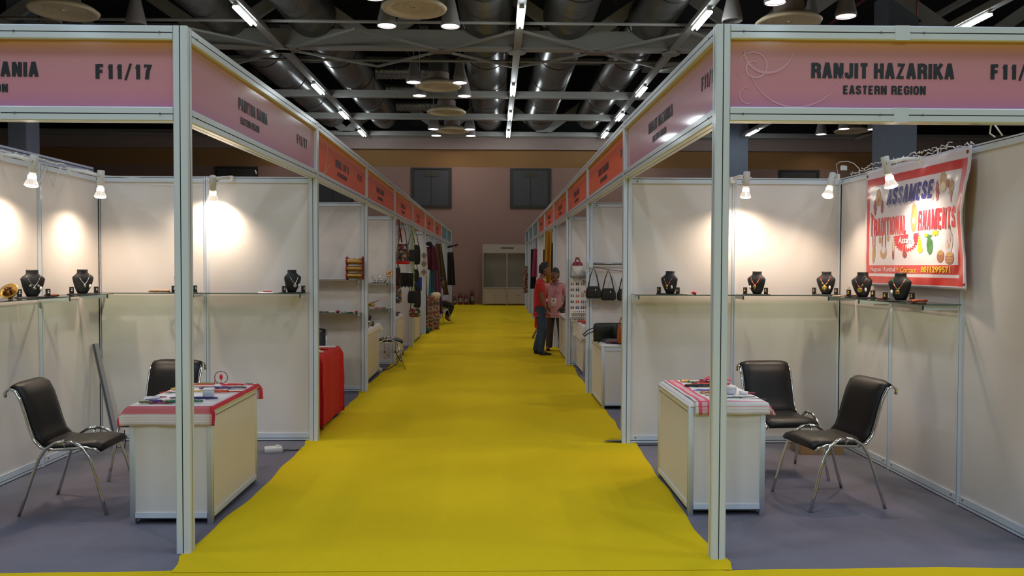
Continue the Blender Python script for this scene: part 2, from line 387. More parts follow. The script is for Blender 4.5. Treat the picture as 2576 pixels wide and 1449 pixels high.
# long rails that carry the strip lights
RAILX = (-10.9, -5.05, .78, 4.65, 10.5)
rl = ('rail of roof steel over the open floor past the leaning pole side', 'roof rail with strip lights above the red table row', 'roof rail with strip lights above the yellow aisle', 'roof rail with strip lights above the handbag row', 'roof rail beside the big blue grey column')
for x, lb in zip(RAILX, rl):
    t = thing('light_rail', lb, 'roof rail', (x, 14, TZ))
    MB().box(-.09, .09, -4, 20.3, -.10, -.061).box(-.03, .03, -4, 20.3, -.061, .085).build('rail', STEEL, t)
    MB().lathe([(.02,-.13),(.23,-.13),(.23,-.10),(.02,-.10)], 8, M=T(0,6.5,0), smooth=False).build('gusset', STEEL, t)
# flat bracing nodes between the rods and the wide beam
def brace(x0, xm, x1, lb):
    t = thing('roof_brace', lb, 'roof brace', (xm, 20.5, TZ-.08))
    mb = MB()
    for dx in (x0-xm, x1-xm):
        bar_between(mb, (0,0,0), (dx, -1.65, .05), .07, .05); bar_between(mb, (0,0,0), (dx, 1.85, .05), .07, .05)
    mb.build('diagonal', STEEL, t)
    MB().box(-.28, .28, -.13, .13, -.05, -.01).build('gusset', mat('primer_patch', (.26, .20, .155), .6), t)
for x0, xm, x1, lb in ((-6.9,-4.95,-2.95,'crossed roof bracing above the red table row'),(-2.95,-1.1,.78,'crossed roof bracing above the disc diffusers'),(.78,2.8,4.75,'crossed roof bracing between aisle rail and handbag row rail'),(4.75,6.7,8.6,'crossed roof bracing beyond the handbag row rail')):
    brace(x0, xm, x1, lb)
# truss diagonals standing on the beams
def vee(x, y, dx, dz, lb):
    t = thing('roof_truss', lb, 'roof truss', (x, y, TZ+.2))
    for s in (-1, 1):
        mb = MB(); bar_between(mb, (s*.12,0,0), (s*dx,0,dz), .12, .30); mb.build('strut', STEEL, t)
    MB().box(-.3, .3, -.05, .05, -.12, .1).build('gusset', STEEL, t)
for x, lb in ((-6.7,'V shaped truss struts over the red table row'),(-2.75,'V shaped truss struts between the first disc diffuser and wide duct'),(2.35,'V shaped truss struts under the ribbed duct beside the aisle rail'),(6.9,'V shaped truss struts over the banner side'),(12.3,'V shaped truss struts beyond the big column'),(-12.5,'V shaped truss struts beyond the dark column')):
    vee(x, 20.5, 2.9, 1.9, lb)
for x, lb in ((-5.9,'far V truss struts near the end of the red table row'),(2.3,'far V truss struts at the end of the ribbed duct'),(7.2,'far V truss struts above the pale wall'),(-1.9,'far V truss struts behind the last disc diffuser')):
    vee(x, 34.0, 2.6, 1.8, lb)
t = thing('upper_roof_frame', 'dim upper roof members crossing above the ducts', 'roof frame', (0,0,9.2))
for k, y in enumerate((16.5, 20.5, 26.3, 30.2)):
    mb = MB().box(HX0, HX1, y-.1, y+.1, -.1, .1); mb.build('upper_chord', STEEL, t)
for x in (-12, -7.2, 3.0, 8.2, 13.0):
    MB().box(x-.06, x+.06, 12, 34, -.35, -.2).build('purlin', STEEL, t)
# ventilation ducts
def duct(x, r, y0, y1, lb, z=None):
    z = z if z else 7.3 + r
    t = thing('ventilation_duct', lb, 'duct', (x, y0, z))
    prof = []; yy = 0; L = y1-y0; k = 0
    step = .10
    while yy < L:
        prof += [(r, yy), (r*1.022, yy+step*.35), (r, yy+step*.7)]; yy += step
    prof.append((r, L))
    MB().lathe(prof, 32, M=RX(-PI/2)).build('duct_body', DUCT, t)
    yy = 1.5
    while yy < L-.3:
        MB().lathe([(r*1.0, yy-.03), (r*1.04, yy-.025), (r*1.04, yy+.025), (r*1.0, yy+.03)], 32, M=RX(-PI/2), caps=False).build('seam_ring', DUCTR, t)
        yy += 3.0
    return t
duct(-.0, .64, 13, 34.2, 'wide galvanised duct running beside the central strip lights')
duct(2.06, .62, 13, 34.0, 'tightly ribbed galvanised duct just past the central rail')
duct(4.1, .54, 13, 33.6, 'dull galvanised duct above the handbag row')
duct(-4.3, .58, 13, 33.8, 'galvanised duct above the red table row rail')
duct(-6.4, .56, 13, 33.5, 'bluish galvanised duct farthest over the leaning pole booths')
duct(14.4, .6, 13, 30, 'galvanised duct behind the big blue grey column')
for n, (y, x0, x1) in enumerate(((22.6,-3.7,-1.80),(27.0,-3.7,-1.80),(29.6,-3.7,-1.80),(32.6,-3.7,-1.80))):
    prof = []; L = x1-x0; q = 0
    while q < L: prof += [(.26, q), (.275, q+.04), (.26, q+.08)]; q += .16
    tag(MB().lathe(prof, 20, M=T(x0, y, 8.05) @ RY(PI/2)).build('branch_duct', DUCT), ('short ribbed branch duct above the second disc diffuser','short ribbed branch duct between second and third disc diffusers','short ribbed branch duct above the last disc diffuser','short branch duct at the far roof edge')[n], 'duct')
tag(MB().lathe([(.28,0),(.28,2.6)], 20, M=T(4.66,24.5,7.75) @ RY(PI/2)).build('branch_duct', DUCT), 'grey branch duct leaving the roof rail over the handbag row', 'duct')
# disc diffusers on round necks
CREAM = mat('cream_diffuser', (.80, .66, .44), .5)
def diffuser(lb, x, y, z=7.0):
    t = thing('disc_diffuser', lb, 'air diffuser', (x, y, z), group=None)
    MB().lathe([(.02,.05),(.09,.03),(.12,.075),(.17,.075),(.20,.035),(.25,.075),(.31,.08),(.34,.035),(.39,.08),(.46,.085),(.50,.02),(.62,-.005),(.66,.0),(.69,.04),(.60,.11),(.36,.22),(.31,.26)], 40, caps=False).build('dish', CREAM, t)
    MB().lathe([(.32,.24),(.32,.42)], 28, caps=False).build('collar', BEAMC, t)
    MB().lathe([(.30,.42),(.30,1.3),(.30,10.98-z)], 28, caps=False).build('neck_duct', DUCT, t)
    return t
def pendant(lb, x, y, z=6.95, lit=True, group=None):
    t = thing('cone_pendant', lb, 'pendant lamp', (x, y, z), group=group)
    MB().lathe([(.205,.0),(.22,.0),(.22,.06),(.075,.72),(.06,.76),(.0,.76)], 24, caps=False).build('shade', mat('dark_grey_shade', (.30, .27, .26), .5), t)
    MB().tube([(0,0,.74),(0,0,10.99-z)], .012, 6).build('rod', STEEL, t)
    if lit: MB().lathe([(.0,.03),(.2,.03)], 24, caps=False).build('lamp_face', LAMPFACE, t)
    return t
DL = ('disc diffuser above the aisle nearest the picture top, widest of its row', 'disc diffuser ringed by four lit cones, second of its row', 'smaller disc diffuser third of its row, with no cones', 'smallest disc diffuser close to the back wall')
for k, y in enumerate((17.2, 24.6, 28.7, 32.6)): diffuser(DL[k], -1.46, y)
for x, y, lb in ((-2.16,18.2,'lit cone lamp on the duct side of the widest aisle diffuser'),(-.76,18.2,'lit cone lamp between widest aisle diffuser and wide duct'),
                 (-2.12,23.75,'lit cone lamp before the second aisle diffuser, away from the wide duct'),(-.78,23.75,'lit cone lamp before the second aisle diffuser, beside the wide duct'),
                 (-2.12,25.6,'lit cone lamp half behind the second aisle diffuser, away from the wide duct'),(-.72,25.6,'lit cone lamp behind the second aisle diffuser, beside the wide duct'),
                 (-2.15,31.8,'tiny lit cone lamp before the smallest diffuser, away from the duct'),(-.74,31.8,'tiny lit cone lamp before the smallest diffuser, beside the duct'),
                 (-2.15,33.4,'tiny lit cone lamp behind the smallest diffuser, away from the duct'),(-.74,33.4,'tiny lit cone lamp behind the smallest diffuser, beside the duct'),
                 (-2.16,16.3,'lit cone lamp cut by the top edge before the widest diffuser')):
    pendant(lb, x, y)
diffuser('disc diffuser high above the pink leaning pole booth sign', -8.75, 17.3, 6.9)
for x, y, lb in ((-9.5,18.2,'unlit cone lamp behind the diffuser over the leaning pole booth sign'),(-7.85,16.2,'unlit cone lamp before the diffuser over the leaning pole booth sign'),(-9.75,16.3,'unlit cone lamp at the top corner over the leaning pole booth sign'),(-7.7,18.3,'unlit cone lamp nearest the rail over the leaning pole booth sign')): pendant(lb, x, y, lit=False)
diffuser('disc diffuser just above the pink banner booth sign', 6.5, 17.4, 6.85)
for x, y, lb, l in ((5.85,16.35,'lit cone lamp before the diffuser over the banner booth sign',True),(7.65,17.2,'lit cone lamp apart from the diffuser over the banner booth sign',True),(5.35,17.6,'unlit cone lamp beside the diffuser over the banner booth sign',False),(7.3,18.2,'unlit cone lamp behind the diffuser over the banner booth sign',False)): pendant(lb, x, y, 6.95, l)
diffuser('small disc diffuser seen under the banner booth sign', 14.35, 32.0, 7.0)
for x, y, lb in ((13.55,30.9,'small lit cone lamp above its neighbours under the banner booth sign'),(13.2,32.2,'small lit cone lamp seen beside the blue column under the banner booth sign'),(14.7,30.95,'small lit cone lamp touching the big blue column edge')): pendant(lb, x, y, 6.92)
diffuser('dim disc diffuser seen under the leaning pole booth sign', -8.8, 31.3, 7.2)
# strip lights: twin tubes on a batten
def strip(lb, x, y, L=1.3):
    t = thing('strip_light', lb, 'strip light', (x, y, TZ-.12))
    MB().box(-.05, .05, -L/2, L/2, -.05, .0).build('batten', WHITEP, t)
    for s in (-1, 1): MB().tube([(s*.05, -L/2+.03, -.075), (s*.05, L/2-.03, -.075)], .022, 8).build('tube', TUBE, t)
    for dy in (-L*.3, L*.3):      # the pair of tubes shines all round, onto trusses and ducts too
        d = bpy.data.lights.new('strip_light_glow', 'POINT'); d.energy = TUBE_W*.85; d.color = (.85, .95, 1.0); d.shadow_soft_size = .06
        a = bpy.data.objects.new('strip_light_glow', d); COL.objects.link(a); a.location = (x, y+dy, TZ-.26)
    return t
RN = {-5.05: 'red table row rail', .78: 'aisle rail', 4.65: 'handbag row rail', 10.5: 'rail by the big blue column'}
ON = ('largest and topmost strip light on the %s', 'second strip light down the %s', 'third strip light down the %s', 'last and smallest strip light on the %s')
for x in (-5.05, .78, 4.65):
    for k, y in enumerate((17.45, 24.6, 28.8, 32.7)): strip(ON[k] % RN[x], x, y)
strip('strip light at the top corner beyond the banner booth sign', 10.5, 17.45)
strip('small strip light seen under the banner booth sign beside its corner post', 10.35, 31.9)
strip('strip light seen over the banner wall top', 15.4, 24.0)
tag(MB().box(15.35,15.45,13,34,TZ-.115,TZ-.03).build('light_rail', STEEL), 'roof rail over the hall floor beyond the banner wall', 'roof rail')
for o in bpy.data.objects:
    if o.name.startswith('sprinkler'): pass
for n, (x, y) in enumerate(((3.4,15.5),(-2.6,21.5),(9.8,18.4),(8.2,15.8))):
    tag(MB().tube([(x, y-2.0, 8.6), (x, y+6, 8.6)], .05, 8).tube([(x, y, 8.6), (x, y, 7.35)], .025, 6).build('sprinkler_pipe', mat('dark_red_pipe', (.12, .015, .012), .5)), ('dark red sprinkler pipe beside the ribbed duct','dark red sprinkler pipe behind the second diffuser','dark red sprinkler pipe above the big column','dark red sprinkler pipe over the banner booth sign')[n], 'pipe')

# ------------------------------------------------------------------ BOOTH FRAME
def groove_profile(s, g=.0028, d=.010, c=.006):
    """square extrusion section of side s with a slot in the middle of every side; returns points and per-edge material"""
    h = s/2; side = [(-h+c, -h), (-g, -h), (-g, -h+d), (g, -h+d), (g, -h), (h-c, -h)]; gm1 = [0, 1, 1, 1, 0, 0]
    pts = []; gm = []
    for k in range(4):
        a = PI/2*k; ca, sa = math.cos(a), math.sin(a)
        for (x, y), m in zip(side, gm1): pts.append((x*ca - y*sa, x*sa + y*ca)); gm.append(m)
    return pts, gm
P80, G80 = groove_profile(.08)
P40, G40 = groove_profile(.04, .002, .006, .008)
def post80(mb, x, y, z0, z1): return mb.prism(P80, z0, z1, 0, T(x, y, 0), G80)
def post40(mb, x, y, z0, z1): return mb.prism(P40, z0, z1, 0, T(x, y, 0), G40)
PH = 2.48
def corner_post(lb, x, y, z1=3.0):
    t = thing('frame_post', lb, 'post', (x, y, 0))
    post80(MB(), 0, 0, .004, z1).build('upright', [WHITE_AL, SLOT], t)
    MB().box(-.036, .036, -.036, .036, 0, .004).build('foot_plate', SLOT, t)
    return t
LY = [4.646 + 3*k for k in range(10)]; RY_ = [4.517 + 3*k for k in range(10)]
LX = [-1.502] + [-1.424]*9; RX_ = [1.458] + [1.424]*9
ordn = ['first','second','third','fourth','fifth','sixth','seventh','eighth','ninth','tenth']
for k in range(10):
    corner_post('front corner post of the leaning pole booth' if k == 0 else '%s aisle post down the red table row' % ordn[k], LX[k]-.04, LY[k]+.04)
    corner_post('front corner post of the banner booth' if k == 0 else '%s aisle post down the handbag row' % ordn[k], RX_[k]+.04, RY_[k]+.04)
def header(name, lb, cat, origin, rotz, L, pm, lines=(), joints=(), motif=None, ink=INK):
    t = thing(name, lb, cat, (*origin, 0), rotz)
    for nm, zc in (('top_rail', 2.96), ('bottom_rail', 2.505)):
        M = T(0, .04, zc) @ RY(PI/2)
        r = MB().prism(P80, .001, L-.001, 0, M, G80).build(nm, [WHITE_AL, SLOT], t)
        for j in joints:
            MB().box(j-.041, j+.041, -.003, .0015, zc-.041, zc+.041).build('joint_cover', WHITE_AL, r)
        for q in ([.07, L-.07] + [j + s*.12 for j in joints for s in (-1, 1)]):
            MB().lathe([(.0, 0), (.006, 0), (.006, .003), (0, .003)], 10, M=T(q, -.002, zc) @ RX(PI/2)).build('lock_screw', SLOT, r)
    p = MB().box(.002, L-.002, .028, .033, 2.545, 2.92).build('sign_panel', pm, t)
    for (txt, x, z, w_, h_) in lines:
        stroke_text(txt, x, z, w_, h_, p, ink, y=.0262)
    if motif: motif(p, L)
    return t
def swirl(parent, m, cx, cz, R, turns, r0, w_, a0=0, y=.0268, grow=1.0):
    mb = MB(); pts = []; y = y - .0004 - .00025*len(parent.children)
    n = int(40*turns)
    for i in range(n+1):
        a = a0 + 2*PI*turns*i/n; r = r0 + (R-r0)*(i/n)**grow; pts.append((cx + r*math.cos(a), cz + r*math.sin(a)))
    vs = []
    for i, (x, z) in enumerate(pts):
        a = a0 + 2*PI*turns*i/n; ww = w_*(.3+.7*math.sin(PI*min(1, i/n*1.05)))
        for s in (-1, 1):
            zz = min(2.918, max(2.547, z + s*ww*math.sin(a))); vs.append((max(.004, x + s*ww*math.cos(a)), y, zz))
    mb.add(vs, [(2*i, 2*i+1, 2*i+3, 2*i+2) for i in range(n)])
    return mb.build('swirl_print', m, parent)
SWP = mat('pale_pink_print', (.64, .33, .42), .4); SWO = mat('tan_print', (.62, .30, .10), .4)
def pink_motif(p, L):
    swirl(p, SWP, .14, 2.77, .10, 1.6, .02, .006); swirl(p, SWP, .20, 2.88, .16, .45, .12, .008, PI*1.05)
    swirl(p, SWP, .36, 2.83, .30, .4, .26, .005, PI*1.1); swirl(p, SWP, .10, 2.62, .06, .8, .03, .004, 1)
def reed(p, m, x0, pts, w_):
    vs = []
    n = len(pts)
    for i, (x, z) in enumerate(pts):
        ww = w_*(1-.85*i/(n-1)); vs += [(x0+x-ww, .0268, min(2.918, z)), (x0+x+ww, .0268, min(2.918, z))]
    return MB().add(vs, [(2*i, 2*i+1, 2*i+3, 2*i+2) for i in range(n-1)]).build('reed_print', m, p)
def org_motif(p, L):
    reed(p, SWO, .33, [(0,2.547),(.10,2.62),(.16,2.72),(.19,2.83),(.18,2.9)], .03)
    reed(p, SWO, .35, [(0,2.547),(.14,2.60),(.30,2.68),(.45,2.70),(.55,2.705)], .03)
    reed(p, SWO, .06, [(0,2.66),(.05,2.60),(.14,2.56),(.24,2.55)], .02)
    swirl(p, SWO, .0, 2.90, .12, .3, .10, .012, -1.2)
# the pink fronts facing the viewer
header('front_sign', 'pink front sign reading F11/17 on the booth with the leaning pole', 'sign', (-3.5, 4.646), 0, 1.918, PINKP,
       [('F11/17', 1.477, 2.702, .316, .085), ('PABITRA BANIA', .46, 2.711, .70, .084), ('EASTERN  REGION', .52, 2.624, .468, .048)], (.92,))
header('front_sign', 'pink front sign of the booth with the red bordered banner', 'sign', (1.538, 4.517), 0, 1.92, PINKP,
       [('RANJIT HAZARIKA', .461, 2.710, .81, .088), ('EASTERN  REGION', .642, 2.623, .468, .05), ('F11/18', 1.477, 2.712, .316, .086)], (.96,), pink_motif)
# the signs along the aisle
L1_ = math.hypot(.078, 2.92); a1 = math.atan2(.078, 2.92)
header('aisle_sign', 'pink aisle sign beside the front corner post of the leaning pole booth', 'sign', (LX[0], LY[0]+.08), PI/2 - a1, L1_, PINKP,
       [('PABITRA BANIA', .86, 2.711, .64, .084), ('EASTERN  REGION', .90, 2.62, .40, .05), ('F11/17', 2.33, 2.70, .34, .085)])
a2 = math.atan2(.034, 2.92)
header('aisle_sign', 'pink aisle sign beside the front corner post of the banner booth', 'sign', (RX_[1], RY_[1]), -PI/2 + a2, math.hypot(.034, 2.92), PINKP,
       [('RANJIT HAZARIKA', .99, 2.71, .84, .086), ('EASTERN  REGION', 1.15, 2.622, .48, .05), ('F11/18', 2.585, 2.712, .32, .086)])
names = ['MINAL GIFTS', 'RUPALI ARTS', 'SHILPA', 'KALA', 'HASTA', 'CRAFTS']
for k in range(1, 9):
    teal = k >= 7
    header('aisle_sign', '%s %s aisle sign down the red table row' % (ordn[k], 'teal' if teal else 'orange'), 'sign', (LX[k], LY[k]+.08), PI/2, 2.92, TEALP if teal else ORGP,
           [] if teal else [(names[k-1], .95, 2.70, .80, .085), ('EASTERN REGION', 1.05, 2.61, .55, .05)] + ([('F11/15', 2.33, 2.70, .32, .085)] if k == 1 else []), motif=None if teal else org_motif, ink=INK_S)
    teal = k >= 6
    header('aisle_sign', '%s %s aisle sign down the handbag row' % (ordn[k], 'teal' if teal else 'orange'), 'sign', (RX_[k+1], RY_[k+1]), -PI/2, 2.92, TEALP if teal else ORGP,
           [] if teal else [(('KIRAN SHARMA','SEEMA ARTS','NEELAM','RADHA','USHA')[k-1], .95, 2.70, .85, .085), ('EASTERN REGION', 1.12, 2.61, .55, .05)] + ([('F11/16', 2.62, 2.70, .30, .085)] if k == 1 else []), motif=None if teal else org_motif, ink=INK_S)

# partition walls: bays of one metre
def bay_panel(parent, x0, x1, m, scr=True):
    """one bay of wall in the local x-z plane, thickness along y, front at -y"""
    MB().box(x0, x1, -.004, .004, .05, PH-.05).build('panel', m, parent)
    r = MB().box(x0, x1, -.016, .016, PH-.055, PH-.016).box(x0, x1, -.012, .012, PH-.016, PH-.010, 1).box(x0, x1, -.016, .016, PH-.010, PH).build('top_rail', [WHITE_AL, SLOT], parent)
    b = MB().box(x0, x1, -.016, .016, .030, .075).box(x0, x1, -.012, .012, .024, .030, 1).box(x0, x1, -.016, .016, .008, .024).build('bottom_rail', [WHITE_AL, SLOT], parent)
    if scr:
        for q in (x0+.05, x1-.05):
            for zz, pp in ((PH-.035, r), (.055, b)):
                MB().lathe([(0,0),(.007,0),(.007,.003),(0,.003)], 10, M=T(q, -.016, zz) @ RX(PI/2)).build('lock_screw', SLOT, pp)
def wall_run(name, lb, cat, origin, rotz, nb, m, first=.04, pitch=1.0, posts=None):
    t = thing(name, lb, cat, (*origin, 0), rotz)
    x = 0.0
    for i in range(nb):
        x0 = first if i == 0 else i*pitch + .02; x1 = (i+1)*pitch - .02
        bay_panel(t, x0, x1, m)
        post40(MB(), (i+1)*pitch, 0, .004, PH+.002).build('post', [WHITE_AL, SLOT], t)
    return t
LW, RW = -3.46, 3.47
wL = wall_run('partition_wall', 'partition wall behind the leaning pole booth, warm lamp glow beside its middle post', 'partition wall', (LX[1]-.04, LY[1]+.04), PI, 2, PANEL)
wR = wall_run('partition_wall', 'partition wall behind the banner booth with three necklace busts on its shelf', 'partition wall', (RX_[1]+.04, RY_[1]+.04), 0, 2, PANEL)
wL2 = wall_run('partition_wall', 'partition wall behind the red draped table', 'partition wall', (LX[2]-.04, LY[2]+.04), PI, 2, PANEL2)
wR2 = wall_run('partition_wall', 'partition wall behind the hanging crochet handbags', 'partition wall', (RX_[2]+.04, RY_[2]+.04), 0, 2, PANEL)
LW_LB = ['partition wall behind the gold rose shelves', 'partition wall behind the patchwork backpack', 'narrow lit partition wall beside the diamond pendants', 'partition wall behind the hanging shawls', 'partition wall behind the seated person', 'partition wall near the last teal sign of the red table row', 'end wall of the red table row']
RW_LB = ['partition wall behind the earring pegboard', 'partition wall beside the man in the pink shirt', 'partition wall behind the golden cloth', 'partition wall behind the pink shawl', 'partition wall past the pink shawl', 'partition wall near the last teal sign of the handbag row', 'end wall of the handbag row']
for k in range(3, 10):
    dup(wL2, (LX[k]-.04, LY[k]+.04, 0), PI, LW_LB[k-3]); dup(wR2, (RX_[k]+.04, RY_[k]+.04, 0), 0, RW_LB[k-3])
# long walls at the booths' backs: bays run along the aisle
def back_wall(lb, x, y0, nb, rotz, m):
    t = thing('booth_wall', lb, 'booth wall', (x, y0, 0), rotz)
    for i in range(nb):
        bay_panel(t, i+.02, i+.98, m)
        post40(MB(), i, 0, .004, PH+.002).build('post', [WHITE_AL, SLOT], t)
    post40(MB(), nb, 0, .004, PH+.002).build('post', [WHITE_AL, SLOT], t)
    return t
back_wall('long booth wall beside the black chair of the leaning pole booth', LW, LY[1]+.04-3, 3, PI/2, PANEL)
back_wall('long booth wall that carries the red bordered banner', RW, RY_[1]+.04, 3, -PI/2, PANEL)
for k in range(1, 9):
    back_wall('long booth wall in the %s booth of the red table row' % ordn[k], LW, LY[k]+.04, 3, PI/2, PANEL) if k < 4 else None
    back_wall('long booth wall in the %s booth of the handbag row' % ordn[k], RW, RY_[k+1]+.04, 3, -PI/2, PANEL) if k < 4 else None
o = MB().box(LW-.09, LW-.05, 2.0, 7.7, .0, 2.56).box(LW-.049, LW-.045, 2.0, 7.7, 2.535, 2.541, 1).build('neighbour_wall', [mat('bluish_aluminium', (.45, .47, .60), .35), SLOT])
tag(o, 'bluish top edge of the neighbouring booth wall behind the lamp arms', 'booth wall')

# ------------------------------------------------------------------ COUNTERS
def counter(lb, x0, x1, y0, y1, h=.755, kind='display_counter'):
    t = thing(kind, lb, 'counter', ((x0+x1)/2, (y0+y1)/2, 0)); a, b = (x1-x0)/2, (y1-y0)/2
    for sx in (-1, 1):
        for sy in (-1, 1):
            cx_, cy_ = sx*(a-.018), sy*(b-.018)
            MB().rbox(-.018, .018, -.018, .018, .0, h-.022, .007, M=T(cx_, cy_, 0)).build('corner_post', WHITE_AL, t)
    for s in (-1, 1):
        MB().box(-a+.036, a-.036, s*(b-.012)-.004, s*(b-.012)+.004, .05, h-.06).build('end_panel', PANEL, t)
        MB().box(-a+.036, a-.036, s*(b-.008)-.008, s*(b-.008)+.008, .045, .078).box(-a+.036, a-.036, s*(b-.008)-.005, s*(b-.008)+.005, .036, .045, 1).build('rail', [WHITE_AL, SLOT], t)
        MB().box(-a+.036, a-.036, s*(b-.008)-.008, s*(b-.008)+.008, h-.075, h-.022).build('rail', [WHITE_AL, SLOT], t)
        MB().box(s*(a-.012)-.004, s*(a-.012)+.004, -b+.036, b-.036, .05, h-.06).build('side_panel', PANEL, t)
        MB().box(s*(a-.008)-.008, s*(a-.008)+.008, -b+.036, b-.036, .045, .078).box(s*(a-.008)-.005, s*(a-.008)+.005, -b+.036, b-.036, .036, .045, 1).build('rail', [WHITE_AL, SLOT], t)
        MB().box(s*(a-.008)-.008, s*(a-.008)+.008, -b+.036, b-.036, h-.062, h-.022).box(s*(a-.008)-.005, s*(a-.008)+.005, -b+.036, b-.036, h-.068, h-.062, 1).build('rail', [WHITE_AL, SLOT], t)
    MB().rbox(-a-.004, a+.004, -b-.004, b+.004, h-.022, h, .03).build('top', PANEL, t)
    return t
counter('white counter under the red bordered cloth beside the corner post of the leaning pole booth', -2.085, -1.56, 5.185, 6.175)
counter('white counter under the checked red bordered cloth beside the corner post of the banner booth', 1.52, 2.035, 5.335, 6.345)
counter('white counter hidden under the red cloth', -2.02, -1.50, 8.06, 9.06)
counter('narrow white counter under the small white cloth by the stool', -2.05, -1.545, 11.35, 12.62)
counter('white counter under the floral bag beyond the stool', -1.98, -1.47, 14.25, 15.25)
counter('white counter under the striped shoes', -1.98, -1.475, 17.4, 18.7)
counter('white counter carrying the black handbags', 1.475, 2.0, 9.35, 10.35)
counter('white counter under the white cloth before the earring pegboard', 1.575, 2.1, 12.25, 13.3)
counter('white counter beside the man in the pink shirt', 1.48, 2.0, 14.1, 15.6)

# cloths
def cloth_mat(name, a, b, hang, red=(.62,.03,.07), band=(.045,.085), strip=None):
    """white cloth, red band(s) at distances from its border; local object axes x,y on the top, z down"""
    m = bpy.data.materials.new(name); m.use_nodes = True; nt = m.node_tree; bs = nt.nodes['Principled BSDF']; bs.inputs['Roughness'].default_value = .85
    uv = nt.nodes.new('ShaderNodeUVMap'); sp = nt.nodes.new('ShaderNodeSeparateXYZ'); nt.links.new(uv.outputs[0], sp.inputs[0])
    def math_(op, x, y=None, v=None):
        n = nt.nodes.new('ShaderNodeMath'); n.operation = op
        nt.links.new(x, n.inputs[0])
        if y is not None: nt.links.new(y, n.inputs[1])
        elif v is not None: n.inputs[1].default_value = v
        return n.outputs[0]
    def dist(o, L):
        q = math_('SUBTRACT', o, v=L/2); q = math_('ABSOLUTE', q); n = nt.nodes.new('ShaderNodeMath'); n.operation = 'SUBTRACT'; n.inputs[0].default_value = L/2; nt.links.new(q, n.inputs[1]); return n.outputs[0]
    du, dv = dist(sp.outputs[0], a), dist(sp.outputs[1], b)
    def inband(d, lo, hi):
        return math_('MULTIPLY', math_('GREATER_THAN', d, v=lo), math_('LESS_THAN', d, v=hi))
    tot = None
    for (which, lo, hi, amt) in strip:
        x = math_('MULTIPLY', inband(du if which == 'u' else dv, lo, hi), v=amt)
        tot = x if tot is None else math_('ADD', tot, x)
    tot = math_('MINIMUM', tot, v=1.0)
    mx = nt.nodes.new('ShaderNodeMix'); mx.data_type = 'RGBA'; mx.inputs[6].default_value = (.74, .70, .72, 1); mx.inputs[7].default_value = (*red, 1)
    nt.links.new(tot, mx.inputs[0]); nt.links.new(mx.outputs[2], bs.inputs['Base Color'])
    return m
def draped(name, lb, x0, x1, y0, y1, z, over, m, wav=.004, seed=0, cat='tablecloth', foldw=22.):
    """cloth over a box top; over = hang beyond (x0,x1,y0,y1) edges (0 = stops short by that negative amount)"""
    ox0, ox1, oy0, oy1 = over; rnd = random.Random(seed)
    U = (x1-x0)+ox0+ox1; V = (y1-y0)+oy0+oy1; nu = max(20, int(U/.02)); nv = max(20, int(V/.02))
    ph = [rnd.uniform(0, 6.28) for _ in range(6)]
    def bend(s, lo, hi):
        if s < lo: return lo, lo - s
        if s > hi: return hi, s - hi
        return s, 0
    def fn(u, v):
        X = x0-ox0 + u*U; Y = y0-oy0 + v*V
        xx, dx = bend(X, x0-.008, x1+.008); yy, dy = bend(Y, y0-.008, y1+.008)
        d = max(dx, dy); zz = z + .004 - d
        if dx > 0 and dy > 0:            # corner: let it swing out
            zz = z + .004 - max(dx, dy); k = min(min(dx, dy)*.45, .035)
            xx += k*(1 if X > xx else -1); yy += k*(1 if Y > yy else -1)
        amp = .010*min(1, d/.06)
        if dx > 0: xx += (1 if X > (x0+x1)/2 else -1)*(.003 + amp*(.5+.5*math.sin(Y*foldw+ph[0])))
        if dy > 0: yy += (1 if Y > (y0+y1)/2 else -1)*(.003 + amp*(.5+.5*math.sin(X*foldw+ph[1])))
        if d == 0: zz += wav*(.5+.5*math.sin(X*13+ph[2]+2*math.sin(Y*7+ph[3])))*(.5+.5*math.sin(Y*11+ph[4]))
        return (xx, yy, zz)
    mb = MB().grid(fn, nu, nv); o = mb.build(name, m, solid=.002)
    uvl = o.data.uv_layers.new(name='UVMap'); me = o.data
    for lp in me.loops:
        i = lp.vertex_index; uvl.data[lp.index].uv = ((i % (nu+1))/nu*U, (i // (nu+1))/nv*V)
    return tag(o, lb, cat)
uL, vL = .525 + .055 + .0, .99 + .16
CL = cloth_mat('red_bordered_cloth', .665, 1.25, .1, strip=[('u', .006, .036, 1), ('u', .036, .05, .3), ('v', .075, .125, .8), ('v', .068, .076, .4), ('v', .004, .008, .35), ('v', .018, .022, .35), ('v', .034, .038, .35), ('v', .05, .054, .35)])
draped('tablecloth', 'white cloth with a red border hanging over the leaning pole booth counter front', -2.085, -1.56, 5.185, 6.175, .757, (.10, .04, .13, .13), CL, .003, 3)
CR = cloth_mat('red_checked_cloth', .60, 1.10, .1, red=(.66,.04,.10), strip=[('u', .02, .045, .9), ('u', .045, .08, .45), ('u', .08, .105, .9), ('v', .085, .11, .65), ('v', .03, .034, .45), ('v', .05, .055, .45)])
draped('tablecloth', 'white cloth with double pink red stripes on the banner booth counter', 1.56, 2.035, 5.335, 6.345, .757, (.0, .075, .09, .0), CR, .007, 5)
draped('tablecloth', 'plain red cloth falling to the floor over a counter', -2.02, -1.50, 8.06, 9.06, .757, (.55, .735, .70, .70), RED, .002, 8, foldw=14)
draped('tablecloth', 'small white cloth on the narrow counter by the stool', -2.05, -1.545, 11.35, 12.62, .757, (.05, .10, .05, .12), mat('white_cloth', (.74,.70,.68), .85), .003, 9)
draped('tablecloth', 'white cloth hanging in folds before the earring pegboard', 1.575, 2.1, 12.25, 13.3, .757, (.26, .05, .22, .05), mat('white_cloth', (.74,.70,.68), .85), .003, 11, foldw=30)

